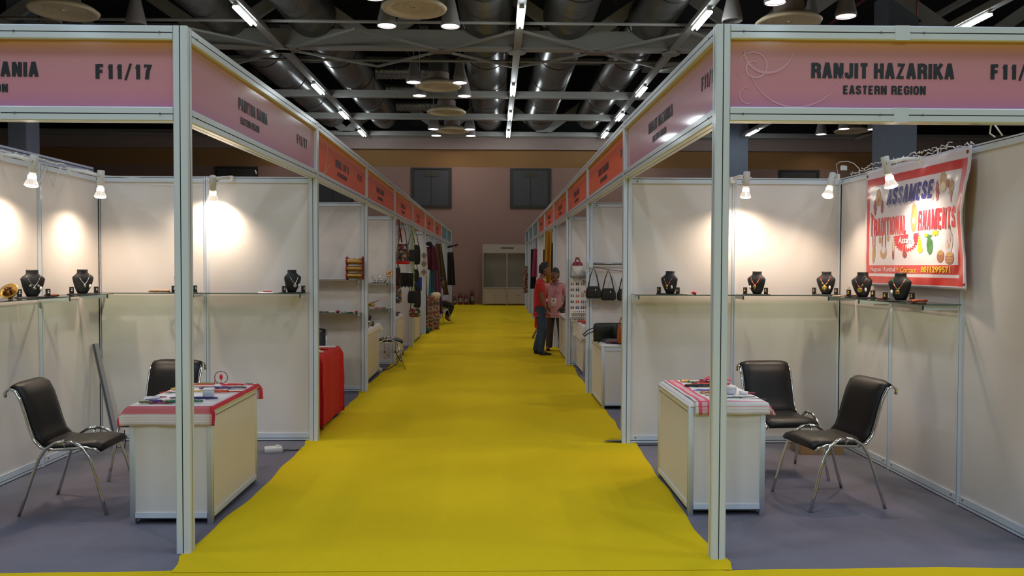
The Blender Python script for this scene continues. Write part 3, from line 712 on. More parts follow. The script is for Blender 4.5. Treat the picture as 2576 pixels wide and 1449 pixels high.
# ------------------------------------------------------------------ CHAIRS
def build_chair(name, lb, back=True, cat='chair'):
    t = thing(name, lb, cat)
    # front is +y; seat top about .45 m
    W = .215
    prof = [(-.335,.805),(-.360,.828),(-.335,.846),(-.300,.828),(-.268,.765),(-.238,.67),(-.212,.575),(-.185,.50),(-.14,.452),(-.06,.438),(.05,.445),(.15,.452),(.21,.440),(.235,.415)] if back else [(-.21,.455),(-.14,.447),(-.06,.44),(.05,.445),(.15,.452),(.21,.44),(.235,.415)]
    def pad(p, name_, th):
        mb = MB(); n = len(p); vs = []; nx = 8
        for j in range(n):
            q0, q1 = p[max(0, j-1)], p[min(n-1, j+1)]; ty, tz = q1[0]-q0[0], q1[1]-q0[1]; l = math.hypot(ty, tz); ny, nz = -tz/l, ty/l
            if back is False: pass
            for i in range(nx+1):
                u = i/nx*2-1; e = th*(.35 + .65*(1-abs(u)**6)); stitch = .004*(abs(abs(u)-.34) < .05)
                vs.append((u*(W-.012), p[j][0] + ny*(-e+stitch), p[j][1] + nz*(-e+stitch)) if False else (u*(W-.012), p[j][0] - ny*(e-stitch)*-1, p[j][1] + nz*(e-stitch)))
            for i in range(nx+1):
                u = i/nx*2-1; vs.append((u*(W-.012), p[j][0] - ny*th*.45, p[j][1] - nz*th*.45))
        row = 2*(nx+1); fs = []
        for j in range(n-1):
            a, b = j*row, (j+1)*row
            for i in range(nx): fs.append((a+i, a+i+1, b+i+1, b+i)); fs.append((a+nx+1+i+1, a+nx+1+i, b+nx+1+i, b+nx+1+i+1))
            fs.append((a, b, b+nx+1, a+nx+1)); fs.append((a+nx, a+2*nx+1, b+2*nx+1, b+nx))
        for a in (0, (n-1)*row): fs += [(a+i, a+i+1, a+nx+2+i, a+nx+1+i) for i in range(nx)]
        return MB().add(vs, fs, 0, True).build(name_, BLACK_L, t)
    if back:
        pad(prof[1:9], 'backrest', .022); pad(prof[8:], 'seat', .026)
    else: pad(prof, 'seat', .03)
    # chrome side rail following the shell, and the arched legs
    for s in (-1, 1):
        rail = [(s*W, y-.012, z-.012) for y, z in ([(-.362,.79),(-.366,.815)] + prof[1:] if back else prof)]
        MB().tube(rail, .010, 8).build('side_rail', CHROME, t)
        arch = []
        for (y, z, x) in ((-.275,.0,.262),(-.235,.12,.256),(-.19,.27,.248),(-.155,.37,.243),(-.11,.44,.240),(-.05,.478,.238),(.01,.488,.238),(.07,.478,.238),(.13,.44,.240),(.175,.37,.243),(.21,.27,.248),(.25,.12,.256),(.285,.0,.262)):
            arch.append((s*x, y, z))
        MB().tube(arch[:7], .0115, 8).build('leg', CHROME, t); MB().tube(arch[6:], .0115, 8).build('leg', CHROME, t)
        MB().tube([(s*.24, 0, .478), (s*.20, 0, .43)], .007, 6).build('bracket', CHROME, t)
    MB().tube([(-.22, -.10, .425), (.22, -.10, .425)], .009, 8).build('crossbar', CHROME, t)
    MB().tube([(-.22, .14, .428), (.22, .14, .428)], .009, 8).build('crossbar', CHROME, t)
    return t
ch = build_chair('chair', 'black leatherette chair with chrome arched legs by the leaning pole, facing the counter')
ch.location = (-2.625, 5.645, 0); ch.rotation_euler = (0, 0, -PI/2 + .045)
dup(ch, (-2.43, 6.50, 0), PI - .06, 'black chair tucked behind the leaning pole booth counter, facing the viewer')
dup(ch, (2.605, 5.70, 0), PI/2 + .155, 'black chair standing alone before the banner wall, facing the banner booth counter')
dup(ch, (2.535, 6.46, 0), PI + .10, 'black chair beside the banner booth counter with its back to the partition wall')
dup(ch, (-2.04, 9.90, 0), PI + .15, 'black chair back showing above the red draped table')
dup(ch, (-1.34, 23.25, 0), -PI/2 + .5, 'chrome legged chair under the seated person')
st = build_chair('stool', 'low black padded stool with chrome legs on the yellow carpet edge', back=False, cat='stool')
st.location = (-1.50, 13.15, 0); st.rotation_euler = (0, 0, -PI/2 + .15)
tag(MB().rbox(-.03,.03,-.12,.12,0,.012,.01).build('tasselled_strip', mat('pinkish_fabric', (.42,.25,.22), .8), loc=(-1.40, 13.10, .482), rotz=-.5), 'folded pinkish trim lying on the low stool', 'fabric trim')

# ------------------------------------------------------------------ SHELVES AND BOOTH LAMPS
def shelf(lb, panes, z, brackets, cat='shelf'):
    """panes: (x0,x1,y0,y1); brackets: (x,y,direction)"""
    x0 = (panes[0][0]+panes[0][1])/2; y0 = (panes[0][2]+panes[0][3])/2
    t = thing('glass_shelf', lb, cat, (x0, y0, z))
    for a, b, c, d in panes:
        g = MB().box(a-x0, b-x0, c-y0, d-y0, -.006, 0).build('pane', GLASS, t)
        MB().box(a-x0-.0006, b-x0+.0006, c-y0-.0008, c-y0, -.0062, .0002).box(a-x0-.0006, a-x0, c-y0, d-y0, -.0062, .0002).box(b-x0, b-x0+.0006, c-y0, d-y0, -.0062, .0002).build('polished_edge', GLASSEDGE, g)
    for bx, by, dx, dy in brackets:
        br = MB(); L = .24
        bar_between(br, (bx-x0, by-y0, -.024), (bx-x0+dx*L, by-y0+dy*L, -.024), .012, .035)
        br = br.build('bracket', WHITE_AL, t)
        MB().box(-.005, .005, -.005, .005, -.016, .016, M=T(bx-x0+dx*(L+.004), by-y0+dy*(L+.004), -.026)).build('end_screw', SLOT, br)
    return t
SZ = 1.402
shelf('glass shelf along the partition behind the leaning pole booth', [(-3.44,-2.5,7.36,7.66),(-2.48,-1.50,7.36,7.66)], SZ, [(-1.53,7.655,0,-1),(-2.49,7.655,0,-1),(-3.40,7.655,0,-1)])
shelf('glass shelf on the long wall of the leaning pole booth', [(-3.44,-3.15,6.36,7.30),(-3.44,-3.15,5.34,6.34)], SZ-.001, [(-3.44,7.28,1,0),(-3.44,6.64,1,0),(-3.44,5.66,1,0)])
shelf('glass shelf along the partition behind the banner booth', [(1.50,2.46,7.23,7.53),(2.48,3.44,7.23,7.53)], SZ, [(1.53,7.525,0,-1),(2.475,7.525,0,-1),(3.40,7.525,0,-1)])
shelf('glass shelf on the banner wall under the banner', [(3.15,3.44,6.50,7.20),(3.15,3.44,5.52,6.48)], SZ-.001, [(3.44,7.15,-1,0),(3.44,6.55,-1,0),(3.44,5.56,-1,0)])

def booth_lamp(lb, wall, holder, tilt, azim, power=SPOT_W, size=150, arm_z=2.47):
    """wall: clamp point; holder: top of the lamp holder; tilt from straight down toward azimuth"""
    t = thing('booth_lamp', lb, 'spotlight', holder)
    w0 = Vector(wall) - Vector(holder)
    mb = MB(); mb.tube([w0, w0*.5 + Vector((0,0,.004)), (0,0,-.02)], .009, 8, flat=(1.6,.6)); mb.build('arm', WHITEP, t)
    MB().box(-.02, .02, -.02, .02, -.04, .015, M=T(*w0)).build('clamp', WHITEP, t)
    R = RZ(azim) @ RX(tilt)      # tilts the lamp's lower end toward +y turned by azim
    MB().lathe([(.0,.03),(.026,.03),(.030,.025),(.030,-.10),(.026,-.105)], 20, M=R).build('holder', mat('cream_lamp_holder', (.62,.60,.57), .45), t)
    for q in (-1, 1): MB().tube([(q*.03,0,-.02),(q*.05,0,-.02)], .007, 6, M=R).build('wing_screw', SILVER, t)
    b = MB().lathe([(.022,-.105),(.027,-.135),(.030,-.150),(.047,-.185),(.049,-.196)], 24, M=R, caps=False).build('bulb', mat('silvered_bulb', (.8,.78,.76), .12, .6, emis=(1,.85,.72), estr=.6), t)
    MB().lathe([(.0285,-.120),(.0305,-.150)], 20, M=R, caps=False).build('bulb_neck', BULB, b)
    MB().lathe([(.049,-.196),(.040,-.207),(.02,-.213),(.0,-.214)], 24, M=R, caps=False).build('bulb_face', BULB, b)
    d = bpy.data.lights.new('booth_lamp_light', 'SPOT'); d.energy = power; d.color = (1.0, .80, .60); d.spot_size = math.radians(size); d.spot_blend = 1.0; d.shadow_soft_size = .028
    o = bpy.data.objects.new('booth_lamp_light', d); COL.objects.link(o); o.parent = t
    o.matrix_local = R @ T(0, 0, -.235)
    return t
booth_lamp('white spotlight on the long wall of the leaning pole booth, above the silver flower necklace', (-3.44, 6.15, 2.47), (-3.20, 6.16, 2.44), .10, PI/2 + .2)
booth_lamp('white spotlight by the inner corner of the leaning pole booth', (-3.44, 7.12, 2.47), (-3.17, 7.13, 2.44), .04, PI/2)
booth_lamp('tilted white spotlight glaring on the partition of the leaning pole booth', (-2.22, 7.65, 2.47), (-2.31, 7.42, 2.43), .50, .35, power=SPOT_W*1.0)
booth_lamp('white spotlight hanging upright before the banner booth partition', (2.43, 7.51, 2.47), (2.49, 7.27, 2.48), .12, .1)
booth_lamp('tilted spotlight in the inner corner beside the banner', (3.36, 7.40, 2.49), (3.26, 7.26, 2.47), .42, PI/2 + .7)
booth_lamp('white spotlight glaring in front of the banner', (3.43, 6.05, 2.47), (3.14, 6.02, 2.45), .22, -PI/2 - .25)
for k in (1, 2, 3, 4, 5):   # the lamps of the booths farther down hang on their long walls, out of sight; their light is seen
    for sx, ys in ((-1, LY), (1, RY_)):
        d = bpy.data.lights.new('booth_lamp_light', 'SPOT'); d.energy = SPOT_W*.55; d.color = (1.0, .86, .72); d.spot_size = math.radians(125); d.spot_blend = .3; d.shadow_soft_size = .05
        o = bpy.data.objects.new('booth_lamp_light', d); COL.objects.link(o); o.location = (sx*3.1, ys[k]+1.3, 2.2); o.rotation_euler = Euler((.35, sx*.5, 0))
# cables along the wall tops
def cable(lb, pts, r=.006, m=None, name='cable'):
    return tag(MB().tube(pts, r, 6).build(name, m or WHITEP), lb, 'cable')
def wob(p0, p1, n, a, sd=0):
    rr = random.Random(sd); p0, p1 = Vector(p0), Vector(p1)
    return [p0.lerp(p1, i/n) + Vector((rr.uniform(-a, a)*.5, rr.uniform(-a, a), rr.uniform(-a, a))) for i in range(n+1)]
cable('white cable bundle along the long wall top of the leaning pole booth', wob((-3.44,5.3,2.50),(-3.44,7.5,2.50),50,.014,1), .006)
cable('loops of loose wire hanging from the wall top between the two lamps', [(-3.43,6.5,2.49),(-3.42,6.55,2.36),(-3.42,6.62,2.31),(-3.42,6.70,2.38),(-3.42,6.73,2.48),(-3.42,6.78,2.36),(-3.42,6.84,2.30),(-3.42,6.90,2.40),(-3.42,6.96,2.48)], .004)
cable('thin wire sagging along the partition top of the leaning pole booth', [(-3.4,7.63,2.48),(-3.0,7.63,2.455),(-2.6,7.63,2.44),(-2.3,7.63,2.47)], .003)
cable('tangled white wires along the top of the banner wall', wob((3.44,5.4,2.495),(3.44,7.3,2.495),90,.017,2), .004)
cable('second strand of tangled wires above the banner', wob((3.405,5.6,2.515),(3.405,7.0,2.515),70,.016,5), .0035)
cable('grey clip and wire loop on the wall top near the picture edge', [(3.44,5.10,2.49),(3.41,5.13,2.56),(3.41,5.17,2.58),(3.42,5.20,2.52),(3.43,5.16,2.49)], .005)
cable('white looped wire in the inner corner of the banner booth', [(3.40,7.46,2.49),(3.37,7.42,2.55),(3.32,7.32,2.585),(3.33,7.26,2.60),(3.37,7.19,2.595),(3.40,7.14,2.57),(3.43,7.10,2.52),(3.435,7.08,2.44)], .003)
tag(MB().box(-.03,.03,-.012,.012,-.02,.02).build('wire_clip', WHITEP, loc=(3.38,7.30,2.55), rotz=.5), 'small white wire connector above the inner corner of the banner booth', 'connector')
tag(MB().tube([(0,0,0),(0,.0,.02),(0,-.03,.03)], .006, 6).build('hook', WHITEP, loc=(-1.98,7.62,2.50)), 'small clip on the partition top beside the tilted spotlight', 'clip')

# ------------------------------------------------------------------ NECKLACE BUSTS
def bust(name, lb, loc, rotz, tagside=1, m=BLACKP):
    t = thing(name, lb, 'necklace display', loc, rotz)
    MB().rbox(-.115,.115,-.05,.05,0,.007,.006).build('tray', m, t)
    prof = [(.036,.030,.0,.012),(.048,.034,.02,.010),(.062,.036,.05,.004),(.074,.036,.085,-.002),(.082,.034,.115,-.006),(.086,.030,.135,-.006),(.076,.028,.150,-.004),(.054,.028,.165,.002),(.043,.030,.178,.006),(.042,.031,.195,.008),(.043,.032,.205,.008)]
    n = 24; vs = []; fs = []
    for a, b, z, yo in prof:
        for k in range(n):
            q = 2*PI*k/n; vs.append((a*math.cos(q)*(abs(math.cos(q))**-.1 if abs(math.cos(q)) > .2 else 1.0), yo + b*math.sin(q), z + .007))
    for i in range(len(prof)-1):
        for k in range(n): fs.append((i*n+k, i*n+(k+1)%n, (i+1)*n+(k+1)%n, (i+1)*n+k))
    fs += [tuple(range(n))[::-1], tuple(range((len(prof)-1)*n, len(prof)*n))]
    MB().add(vs, fs, 0, True).build('neck_form', m, t)
    for s in (-1, 1):
        e = MB().prism([(-.016,-.012),(.016,-.012),(.013,.012),(-.013,.012)], 0, .058, M=T(s*.098,-.02,.007)).build('earring_stand', m, t)
        MB().ball((s*.098,-.036,.048), .007, 8).ball((s*.098,-.036,.034), .009, 8).build('earring', SILVER if m is BLACKP and 'silver' in lb else GOLD, e)
    MB().lathe([(0,0),(.012,0),(.012,.002),(0,.002)], 20, M=T(tagside*.045,-.038,.068) @ RX(PI/2+.1) @ Matrix.Diagonal((.8,1.5,1,1)) ).build('price_tag', WHITEP, t)
    return t
def necklace_on(bt, name, lb, colors, pend, style):
    """hang a necklace on the bust: V of beads with a pendant; own top-level thing in the bust's place"""
    t = thing(name, lb, 'necklace', bt.location.copy(), bt.rotation_euler.z)
    pts = []; N = 34
    for i in range(N+1):
        u = i/N*2-1; x = .047*u*(1.0 + .18*(1-abs(u))); z = .158 - .078*(1-abs(u)**1.35) ; y = -.034 - .008*(1-abs(u)) + .014*abs(u)**4
        pts.append(Vector((x, y, z+.007)))
    if style == 'chain':
        MB().tube(pts, [.0022 + .0026*(1-abs(i/N*2-1)) for i in range(N+1)], 8).build('chain', SILVER, t)
    else:
        groups = {}
        for i, p in enumerate(pts[1:-1]):
            c = colors[(i//3) % len(colors)]; groups.setdefault(c.name, (c, MB()))[1].ball(p, .0048 if style == 'beads' else .0036, 8)
        for c, mb in groups.values(): mb.build('bead_string', c, t)
    cz = .086
    mb = MB()
    if pend == 'flower':
        for k in range(7): mb.ball((.013*math.cos(k*.9), -.047, cz-.018 + .013*math.sin(k*.9)), .006, 8)
        mb.ball((0,-.049,cz-.018), .008, 8)
    elif pend == 'triple':
        for x, dz, r in ((-.027,.012,.010),(.027,.012,.010),(0,-.006,.013)): mb.ball((x,-.045,cz+dz-.008), r, 10, sc_=(1,.5,1))
    elif pend == 'drop':
        mb.ball((0,-.045,cz-.012), .012, 10, sc_=(.9,.5,1.5))
    elif pend == 'double':
        mb.lathe([(.008,0),(.013,.001),(.013,.003),(.008,.004)], 18, M=T(0,-.044,cz-.008) @ RX(PI/2)).ball((0,-.046,cz-.032), .010, 10, sc_=(1,.5,.8)).ball((0,-.044,cz-.02), .004, 6)
    elif pend == 'disc':
        mb.lathe([(.0,0),(.017,0),(.019,.002),(.017,.005),(.008,.006),(.0,.004)], 20, M=T(0,-.042,cz-.02) @ RX(PI/2)); [mb.ball((.021*math.cos(k*.785), -.044, cz-.02+.021*math.sin(k*.785)), .0035, 6) for k in range(8)]
    elif pend == 'shield':
        mb.ball((0,-.045,cz-.014), .016, 12, sc_=(.9,.35,1.1)).ball((0,-.045,cz-.035), .005, 8)
    elif pend == 'plume':
        mb.ball((0,-.045,cz-.012), .013, 12, sc_=(1.3,.35,.8)); [mb.ball((.007*k, -.045, cz-.028), .004, 6) for k in (-2,-1,0,1,2)]
    mb.build('pendant', GOLD if style != 'chain' else SILVER, t)
    return t
GREENB = mat('green_beads', (.01,.28,.04), .3); CREAMB = mat('cream_beads', (.75,.62,.40), .35); BLUEB = mat('dark_blue_beads', (.012,.012,.09), .35)
Zs = SZ
b1 = bust('necklace_bust', 'black bust wearing a silver three flower necklace, by the wall post', (-3.30, 6.30, Zs), .80)
b2 = bust('necklace_bust', 'black bust wearing a plain silver chain with a drop, by the inner corner', (-3.28, 7.02, Zs), .80)
b3 = bust('necklace_bust', 'black bust half hidden behind the corner post of the leaning pole booth, silver chain', (-2.60, 7.47, Zs), .75)
b4 = bust('necklace_bust', 'black bust alone at the aisle end of the shelf, silver flower pendant', (-1.62, 7.50, Zs), .75)
necklace_on(b1, 'silver_necklace', 'silver necklace with three round flowers on the bust by the wall post', [], 'triple', 'chain')
necklace_on(b2, 'silver_necklace', 'silver chain with one long drop on the inner corner bust', [], 'drop', 'chain')
necklace_on(b3, 'silver_necklace', 'silver chain on the bust half hidden by the corner post', [], 'flower', 'chain')
necklace_on(b4, 'silver_necklace', 'silver chain with a round flower on the bust at the aisle end', [], 'flower', 'chain')
r1 = bust('necklace_bust', 'black bust with a thin bead string and double gold pendant, nearest the aisle', (1.83, 7.39, Zs), -.75, 1)
r2 = bust('necklace_bust', 'black bust with a thick red bead string, beside the middle shelf bracket', (2.62, 7.36, Zs), -.70, -1)
r3 = bust('necklace_bust', 'black bust with a round gold pendant, at the inner corner of the shelves', (3.25, 7.34, Zs), -.70, 1)
r4 = bust('necklace_bust', 'black bust before the lower banner corner, tag beside its gold pendant', (3.27, 6.66, Zs), -.80, 1)
r5 = bust('necklace_bust', 'black bust with a green and red bead necklace before the banner', (3.27, 6.03, Zs), -.85, -1)
necklace_on(r1, 'bead_necklace', 'thin red and cream bead necklace with a double gold pendant', [REDB, CREAMB], 'double', 'thin')
necklace_on(r2, 'bead_necklace', 'thick red bead necklace with a gold shield pendant', [REDB, REDB, CREAMB], 'shield', 'beads')
necklace_on(r3, 'bead_necklace', 'red and cream bead necklace with a round gold pendant', [REDB, CREAMB], 'disc', 'beads')
necklace_on(r4, 'bead_necklace', 'red black and cream bead necklace with a small gold pendant', [REDB, CREAMB, BLUEB], 'disc', 'thin')
necklace_on(r5, 'bead_necklace', 'green red and cream bead necklace with a gold plume pendant', [GREENB, REDB, CREAMB, REDB], 'plume', 'beads')
# small things on the shelves
def trinket(name, lb, cat, loc, mb, m, rotz=0): return tag(mb.build(name, m, loc=loc, rotz=rotz), lb, cat)
def coil(rx, ry, r, n=40, jag=.004, turns=1, sd=0, rise=0.0):
    rr = random.Random(sd); return MB().tube([((rx+rr.uniform(-jag,jag))*math.cos(2*PI*turns*i/n), (ry+rr.uniform(-jag,jag))*math.sin(2*PI*turns*i/n), r + rise*i/n + rr.uniform(0,jag*.5)) for i in range(n+1)], r, 6)
BROWNB = mat('brown_beads', (.22,.07,.03), .4)
t = thing('gold_dish', 'gold edged oval ornament at the picture edge of the glass shelf', 'ornament', (-3.28, 5.98, Zs))
MB().lathe([(.0,.0),(.05,.0),(.062,.02),(.064,.03),(.055,.024),(.0,.012)], 28, M=T(0,0,.045) @ RX(.9)).build('dish', GOLD, t)
mb = MB(); [mb.ball((random.uniform(-.035,.035), random.uniform(-.02,.02)-.012, .055+random.uniform(-.01,.03)), .009, 7) for _ in range(18)]; mb.build('stones', BROWNB, t)
MB().box(-.012,.012,-.012,.012,0,.03).build('stand', BROWNB, t)
trinket('beaded_bangle', 'orange brown beaded bangle beside the silver flower bust', 'bangle', (-3.25,6.47,Zs), coil(.045,.035,.011,jag=.003), BROWNB)
trinket('bangle', 'light brown wooden bangle pair lying near the hidden bust', 'bangle', (-2.83,7.50,Zs), coil(.09,.04,.008,turns=2,n=60,rise=.012), mat('light_wood', (.45,.26,.14), .5))
trinket('white_tray', 'small white tray with red bits beside the aisle end bust', 'tray', (-1.86,7.50,Zs), MB().rbox(-.07,.07,-.03,.03,0,.008,.01), WHITEP)
trinket('red_beads_strand', 'tiny red bead strand beside the white tray', 'necklace', (-1.85,7.50,Zs+.008), coil(.035,.012,.004), REDB)
trinket('red_tassel', 'red tassel lying beside the bust nearest the aisle', 'tassel', (2.03,7.40,Zs), MB().lathe([(.003,0),(.012,.02),(.016,.045),(.0,.05)],10,M=RY(PI/2)@T(-.014,0,0)), REDB)
trinket('cream_cord', 'cream cord with red knots beside the red tassel', 'cord', (1.97,7.40,Zs), coil(.035,.018,.004), CREAMB)
trinket('folded_leaflet', 'cream leaflet between the inner corner busts', 'leaflet', (3.28,7.12,Zs), MB().box(-.05,.05,-.035,.035,0,.004), CREAMB, .4)
trinket('beaded_bangle', 'flat brown beaded bangle between the inner corner busts', 'bangle', (3.30,6.93,Zs), coil(.05,.03,.007), BROWNB)
trinket('gold_red_bangle', 'gold and red bangle lying at the shelf end under the banner', 'bangle', (3.28,5.78,Zs), coil(.055,.03,.007,turns=2,n=50,rise=.01), mat('red_gold', (.55,.12,.05), .3, .6))
trinket('beaded_bangle', 'dark bangle behind the green and red necklace bust', 'bangle', (3.34,6.43,Zs), coil(.045,.03,.006), BROWNB)

# ------------------------------------------------------------------ BANNER
def banner():
    Y0, Y1, Zb, Zt = 6.93, 5.40, 1.50, 2.475; W_ = Y0-Y1; H_ = Zt-Zb
    t = thing('banner', 'white and red vinyl banner reading Assamese Traditional Ornaments on the long wall', 'banner', (3.43, (Y0+Y1)/2, Zb))
    oy = (Y0+Y1)/2
    def P(s, v, off=0.0):     # s metres from the far edge, v fraction from the top
        z = Zt - v*H_ - .012*(1-s/W_)*0
        bow = .035*math.exp(-((s-W_)/.10)**2)*(.35+.65*math.sin(PI*min(1, max(0, v)))**2) + .010*math.sin(v*9+s*3)*(s/W_) + .002*math.sin(s*23+v*5) + .0012*math.sin(v*31+s*8)
        edge = .025*math.exp(-((s-W_)/.16)**2)*math.cos((v-.62)*6.5)
        return (3.428 - .012 - abs(bow) - off*.5 - 3.43, (Y0 - s + edge*.8) - oy, z - Zb)
    SH = mat('banner_vinyl_white', (.70,.64,.70), .3, coat=.35); BR = mat('banner_red', (.62,.035,.03), .3, coat=.35)
    us = sorted(set([0,.03,.08,1.42,1.49,W_] + [i*W_/50 for i in range(51)])); vsv = sorted(set([0,.08,.147,.824,.893,.917,.974,1.0] + [j/40 for j in range(41)]))
    mb = MB(); vs = [P(s, v) for v in vsv for s in us]; nu = len(us)
    mb.v = vs
    for j in range(len(vsv)-1):
        for i in range(nu-1):
            s = (us[i]+us[i+1])/2; v = (vsv[j]+vsv[j+1])/2
            red = (.03 < s < 1.49 and .08 < v < .974) and not (.08 < s < 1.42 and .147 < v < .824) and not (.08 < s < 1.42 and .893 < v < .917)
            mb.f.append((j*nu+i, j*nu+i+1, (j+1)*nu+i+1, (j+1)*nu+i)); mb.m.append(1 if red else 0); mb.sm.append(True)
    sheet = mb.build('sheet', [SH, BR], t, solid=.0012)
    for s, v in ((.035,.05),(1.485,.04),(1.50,.955)):
        MB().lathe([(0,0),(.012,0),(.012,.003),(0,.003)], 12, M=T(*P(s,v,.003)) @ RY(-PI/2)).build('eyelet', mat('maroon_eyelet',(.25,.01,.02),.4), sheet)
    NAVY = mat('banner_navy', (.035,.04,.22), .3); PUR = mat('banner_red_letters', (.66,.02,.04), .3)
    ORG = mat('banner_orange', (.70,.20,.08), .3); WL = mat('banner_white_letters', (.8,.72,.76), .35); YL = mat('banner_yellow_letters', (.78,.55,.02), .35); SHD = mat('banner_grey_shadow', (.42,.38,.45), .4)
    def word(txt, s0, s1, vt, vb, m, off, t_=.24, shear=0.0, nm='lettering', arch=0.0, big=0.0):
        vs, fs, adv = stroke_word(txt, t_, .14)
        out = []
        for p in vs:
            u = p.x/adv; s = s0 + u*(s1-s0) + shear*p.y*(s1-s0)/len(txt)
            h = (vb-vt)*(1 + big*(max(0, .12-u)/.12))
            v = vb - p.y*h - arch*math.sin(PI*u)*0
            v += .004*math.sin(p.x*9)
            out.append(P(s, v, off + p.z*1.5))
        # subdivide-free decal following the sheet
        return MB().add(out, fs).build(nm, m, sheet)
    word('ASSAMESE', .395, 1.085, .205, .345, SHD, .003, .22, .35, 'letter_shadow')
    word('ASSAMESE', .375, 1.07, .185, .325, NAVY, .005, .22, .35)
    word('TRADITIONAL', .10, .70, .425, .575, PUR, .005, .20, .05, big=.45)
    word('RNAMENTS', .875, 1.39, .405, .560, PUR, .005, .20, .05)
    def blob(nm, s, v, rs, rv, m, off=.005, n=22, hole=0, jag=0.0, spikes=0):
        pts = []
        for k in range(n*2 if spikes else n):
            q = 2*PI*k/(n*2 if spikes else n); f = 1 + (jag*(1 if k % 2 else -1) if spikes else jag*math.sin(k*2.3))
            pts.append(P(s + rs*f*math.cos(q), v + rv*f*math.sin(q), off))
        N_ = len(pts)
        if hole:
            inn = [P(s + rs*hole*math.cos(2*PI*k/N_), v + rv*hole*math.sin(2*PI*k/N_), off) for k in range(N_)]
            return MB().add(pts+inn, [(k, (k+1)%N_, N_+(k+1)%N_, N_+k) for k in range(N_)]).build(nm, m, sheet)
        return MB().add(pts + [P(s, v, off)], [(k, (k+1)%N_, N_) for k in range(N_)]).build(nm, m, sheet)
    blob('big_initial', .815, .455, .046, .112, ORG, .005, 26, hole=.0)
    blob('initial_hole', .815, .475, .016, .030, WL, .0065, 16)
    # burst with the region name
    pts = []; n = 34
    pts = [P(.50,.585,.004), P(.90,.575,.004)]
    for k in range(n+1):
        q = -.15 + (PI+.3)*k/n; r = 1.0 if k % 2 else .86
        pts.append(P(.70 + .205*r*math.cos(q), .60 + .125*r*max(-.1, math.sin(q)), .004))
    MB().add(pts + [P(.70,.62,.004)], [(i, (i+1)%len(pts), len(pts)) for i in range(len(pts))]).build('burst', PUR, sheet)
    def small(txt, s0, s1, vt, vb, m, off=.007, bold=.01):
        o = text_part(txt, 0, 0, 1, 1, sheet, m, 'lettering', bold=bold)
        for v in o.data.vertices: v.co = Vector(P(s0 + v.co.x*(s1-s0), vb - v.co.z*(vb-vt), off))
        return o
    small('Assam', .585, .80, .595, .65, WL, .012, .02)
    small('Nagaon : Ronthali', .12, .54, .838, .886, WL); small('* Contact :', .56, .90, .838, .882, YL); small('8011299571', .93, 1.33, .832, .880, YL, .007, .03)
    GP = mat('banner_gold', (.50,.30,.12), .4); GN = mat('banner_green', (.06,.20,.06), .4); WN = mat('banner_maroon', (.38,.05,.05), .4); FW = mat('banner_pale_grey', (.55,.50,.54), .4); CP = mat('banner_copper', (.36,.13,.07), .35)
    # small printed pictures: hats and scarves, necklaces, bangles
    def pic(nm, parts):
        for (s, v, rs, rv, m, kw) in parts: blob(nm, s, v, rs, rv, m, **kw)
    pic('hat_picture', [(.235,.25,.045,.075,GP,{'jag':.06}),(.18,.33,.022,.07,WN,{'jag':.2}),(.30,.33,.022,.06,WN,{'jag':.2}),(.235,.27,.015,.02,WN,{'off':.0065})])
    pic('scarf_picture', [(1.215,.215,.045,.07,GP,{'jag':.1}),(1.215,.255,.035,.035,CREAMB,{'off':.0062,'jag':.15}),(1.135,.275,.022,.075,WN,{'jag':.2}),(1.31,.27,.035,.06,GP,{'jag':.15}),(1.275,.235,.02,.03,WN,{'jag':.2,'off':.0062}),(1.32,.33,.010,.05,WN,{'jag':.2})])
    pic('necklace_picture', [(.165,.73,.028,.075,GP,{'jag':.08}),(.145,.62,.006,.05,WN,{}),(.185,.62,.006,.05,WN,{})])
    pic('choker_picture', [(.335,.72,.055,.05,GP,{'jag':.06}),(.335,.695,.035,.03,SH,{'off':.0062}),(.31,.61,.007,.07,WN,{}),(.365,.61,.007,.07,WN,{}),(.27,.61,.02,.028,GP,{}),(.41,.60,.02,.028,GP,{})])
    pic('pendant_picture', [(.505,.74,.014,.04,WN,{'jag':.1}),(.49,.67,.004,.05,GP,{}),(.52,.67,.004,.05,GP,{})])
    pic('pendant_picture', [(.685,.735,.035,.03,WN,{'jag':.1}),(.665,.69,.005,.05,GP,{}),(.71,.69,.005,.05,GP,{})])
    pic('gold_ornament_picture', [(.905,.70,.038,.03,YL,{'jag':.1}),(.905,.655,.025,.03,YL,{'jag':.1}),(.905,.615,.014,.022,YL,{'jag':.1})])
    pic('green_pendant_picture', [(1.045,.68,.042,.065,GN,{'jag':.05}),(1.03,.605,.05,.012,GN,{'jag':.3}),(1.12,.585,.04,.02,YL,{'jag':.4}),(1.0,.595,.03,.014,YL,{'jag':.4})])
    pic('bust_picture', [(1.30,.66,.05,.085,FW,{}),(1.30,.575,.02,.035,FW,{}),(1.30,.685,.014,.022,GP,{'off':.0062}),(1.28,.63,.004,.035,WN,{'off':.0062}),(1.32,.63,.004,.035,WN,{'off':.0062}),(1.305,.545,.012,.02,WN,{'off':.0062})])
    pic('bangle_picture', [(1.195,.76,.045,.045,CP,{}),(1.195,.735,.038,.016,GP,{'off':.0062}),(1.315,.775,.06,.045,CP,{}),(1.315,.745,.05,.016,GP,{'off':.0062}),(1.315,.775,.055,.006,GP,{'off':.0064}),(1.315,.795,.05,.005,GP,{'off':.0064})])
    return t
banner()

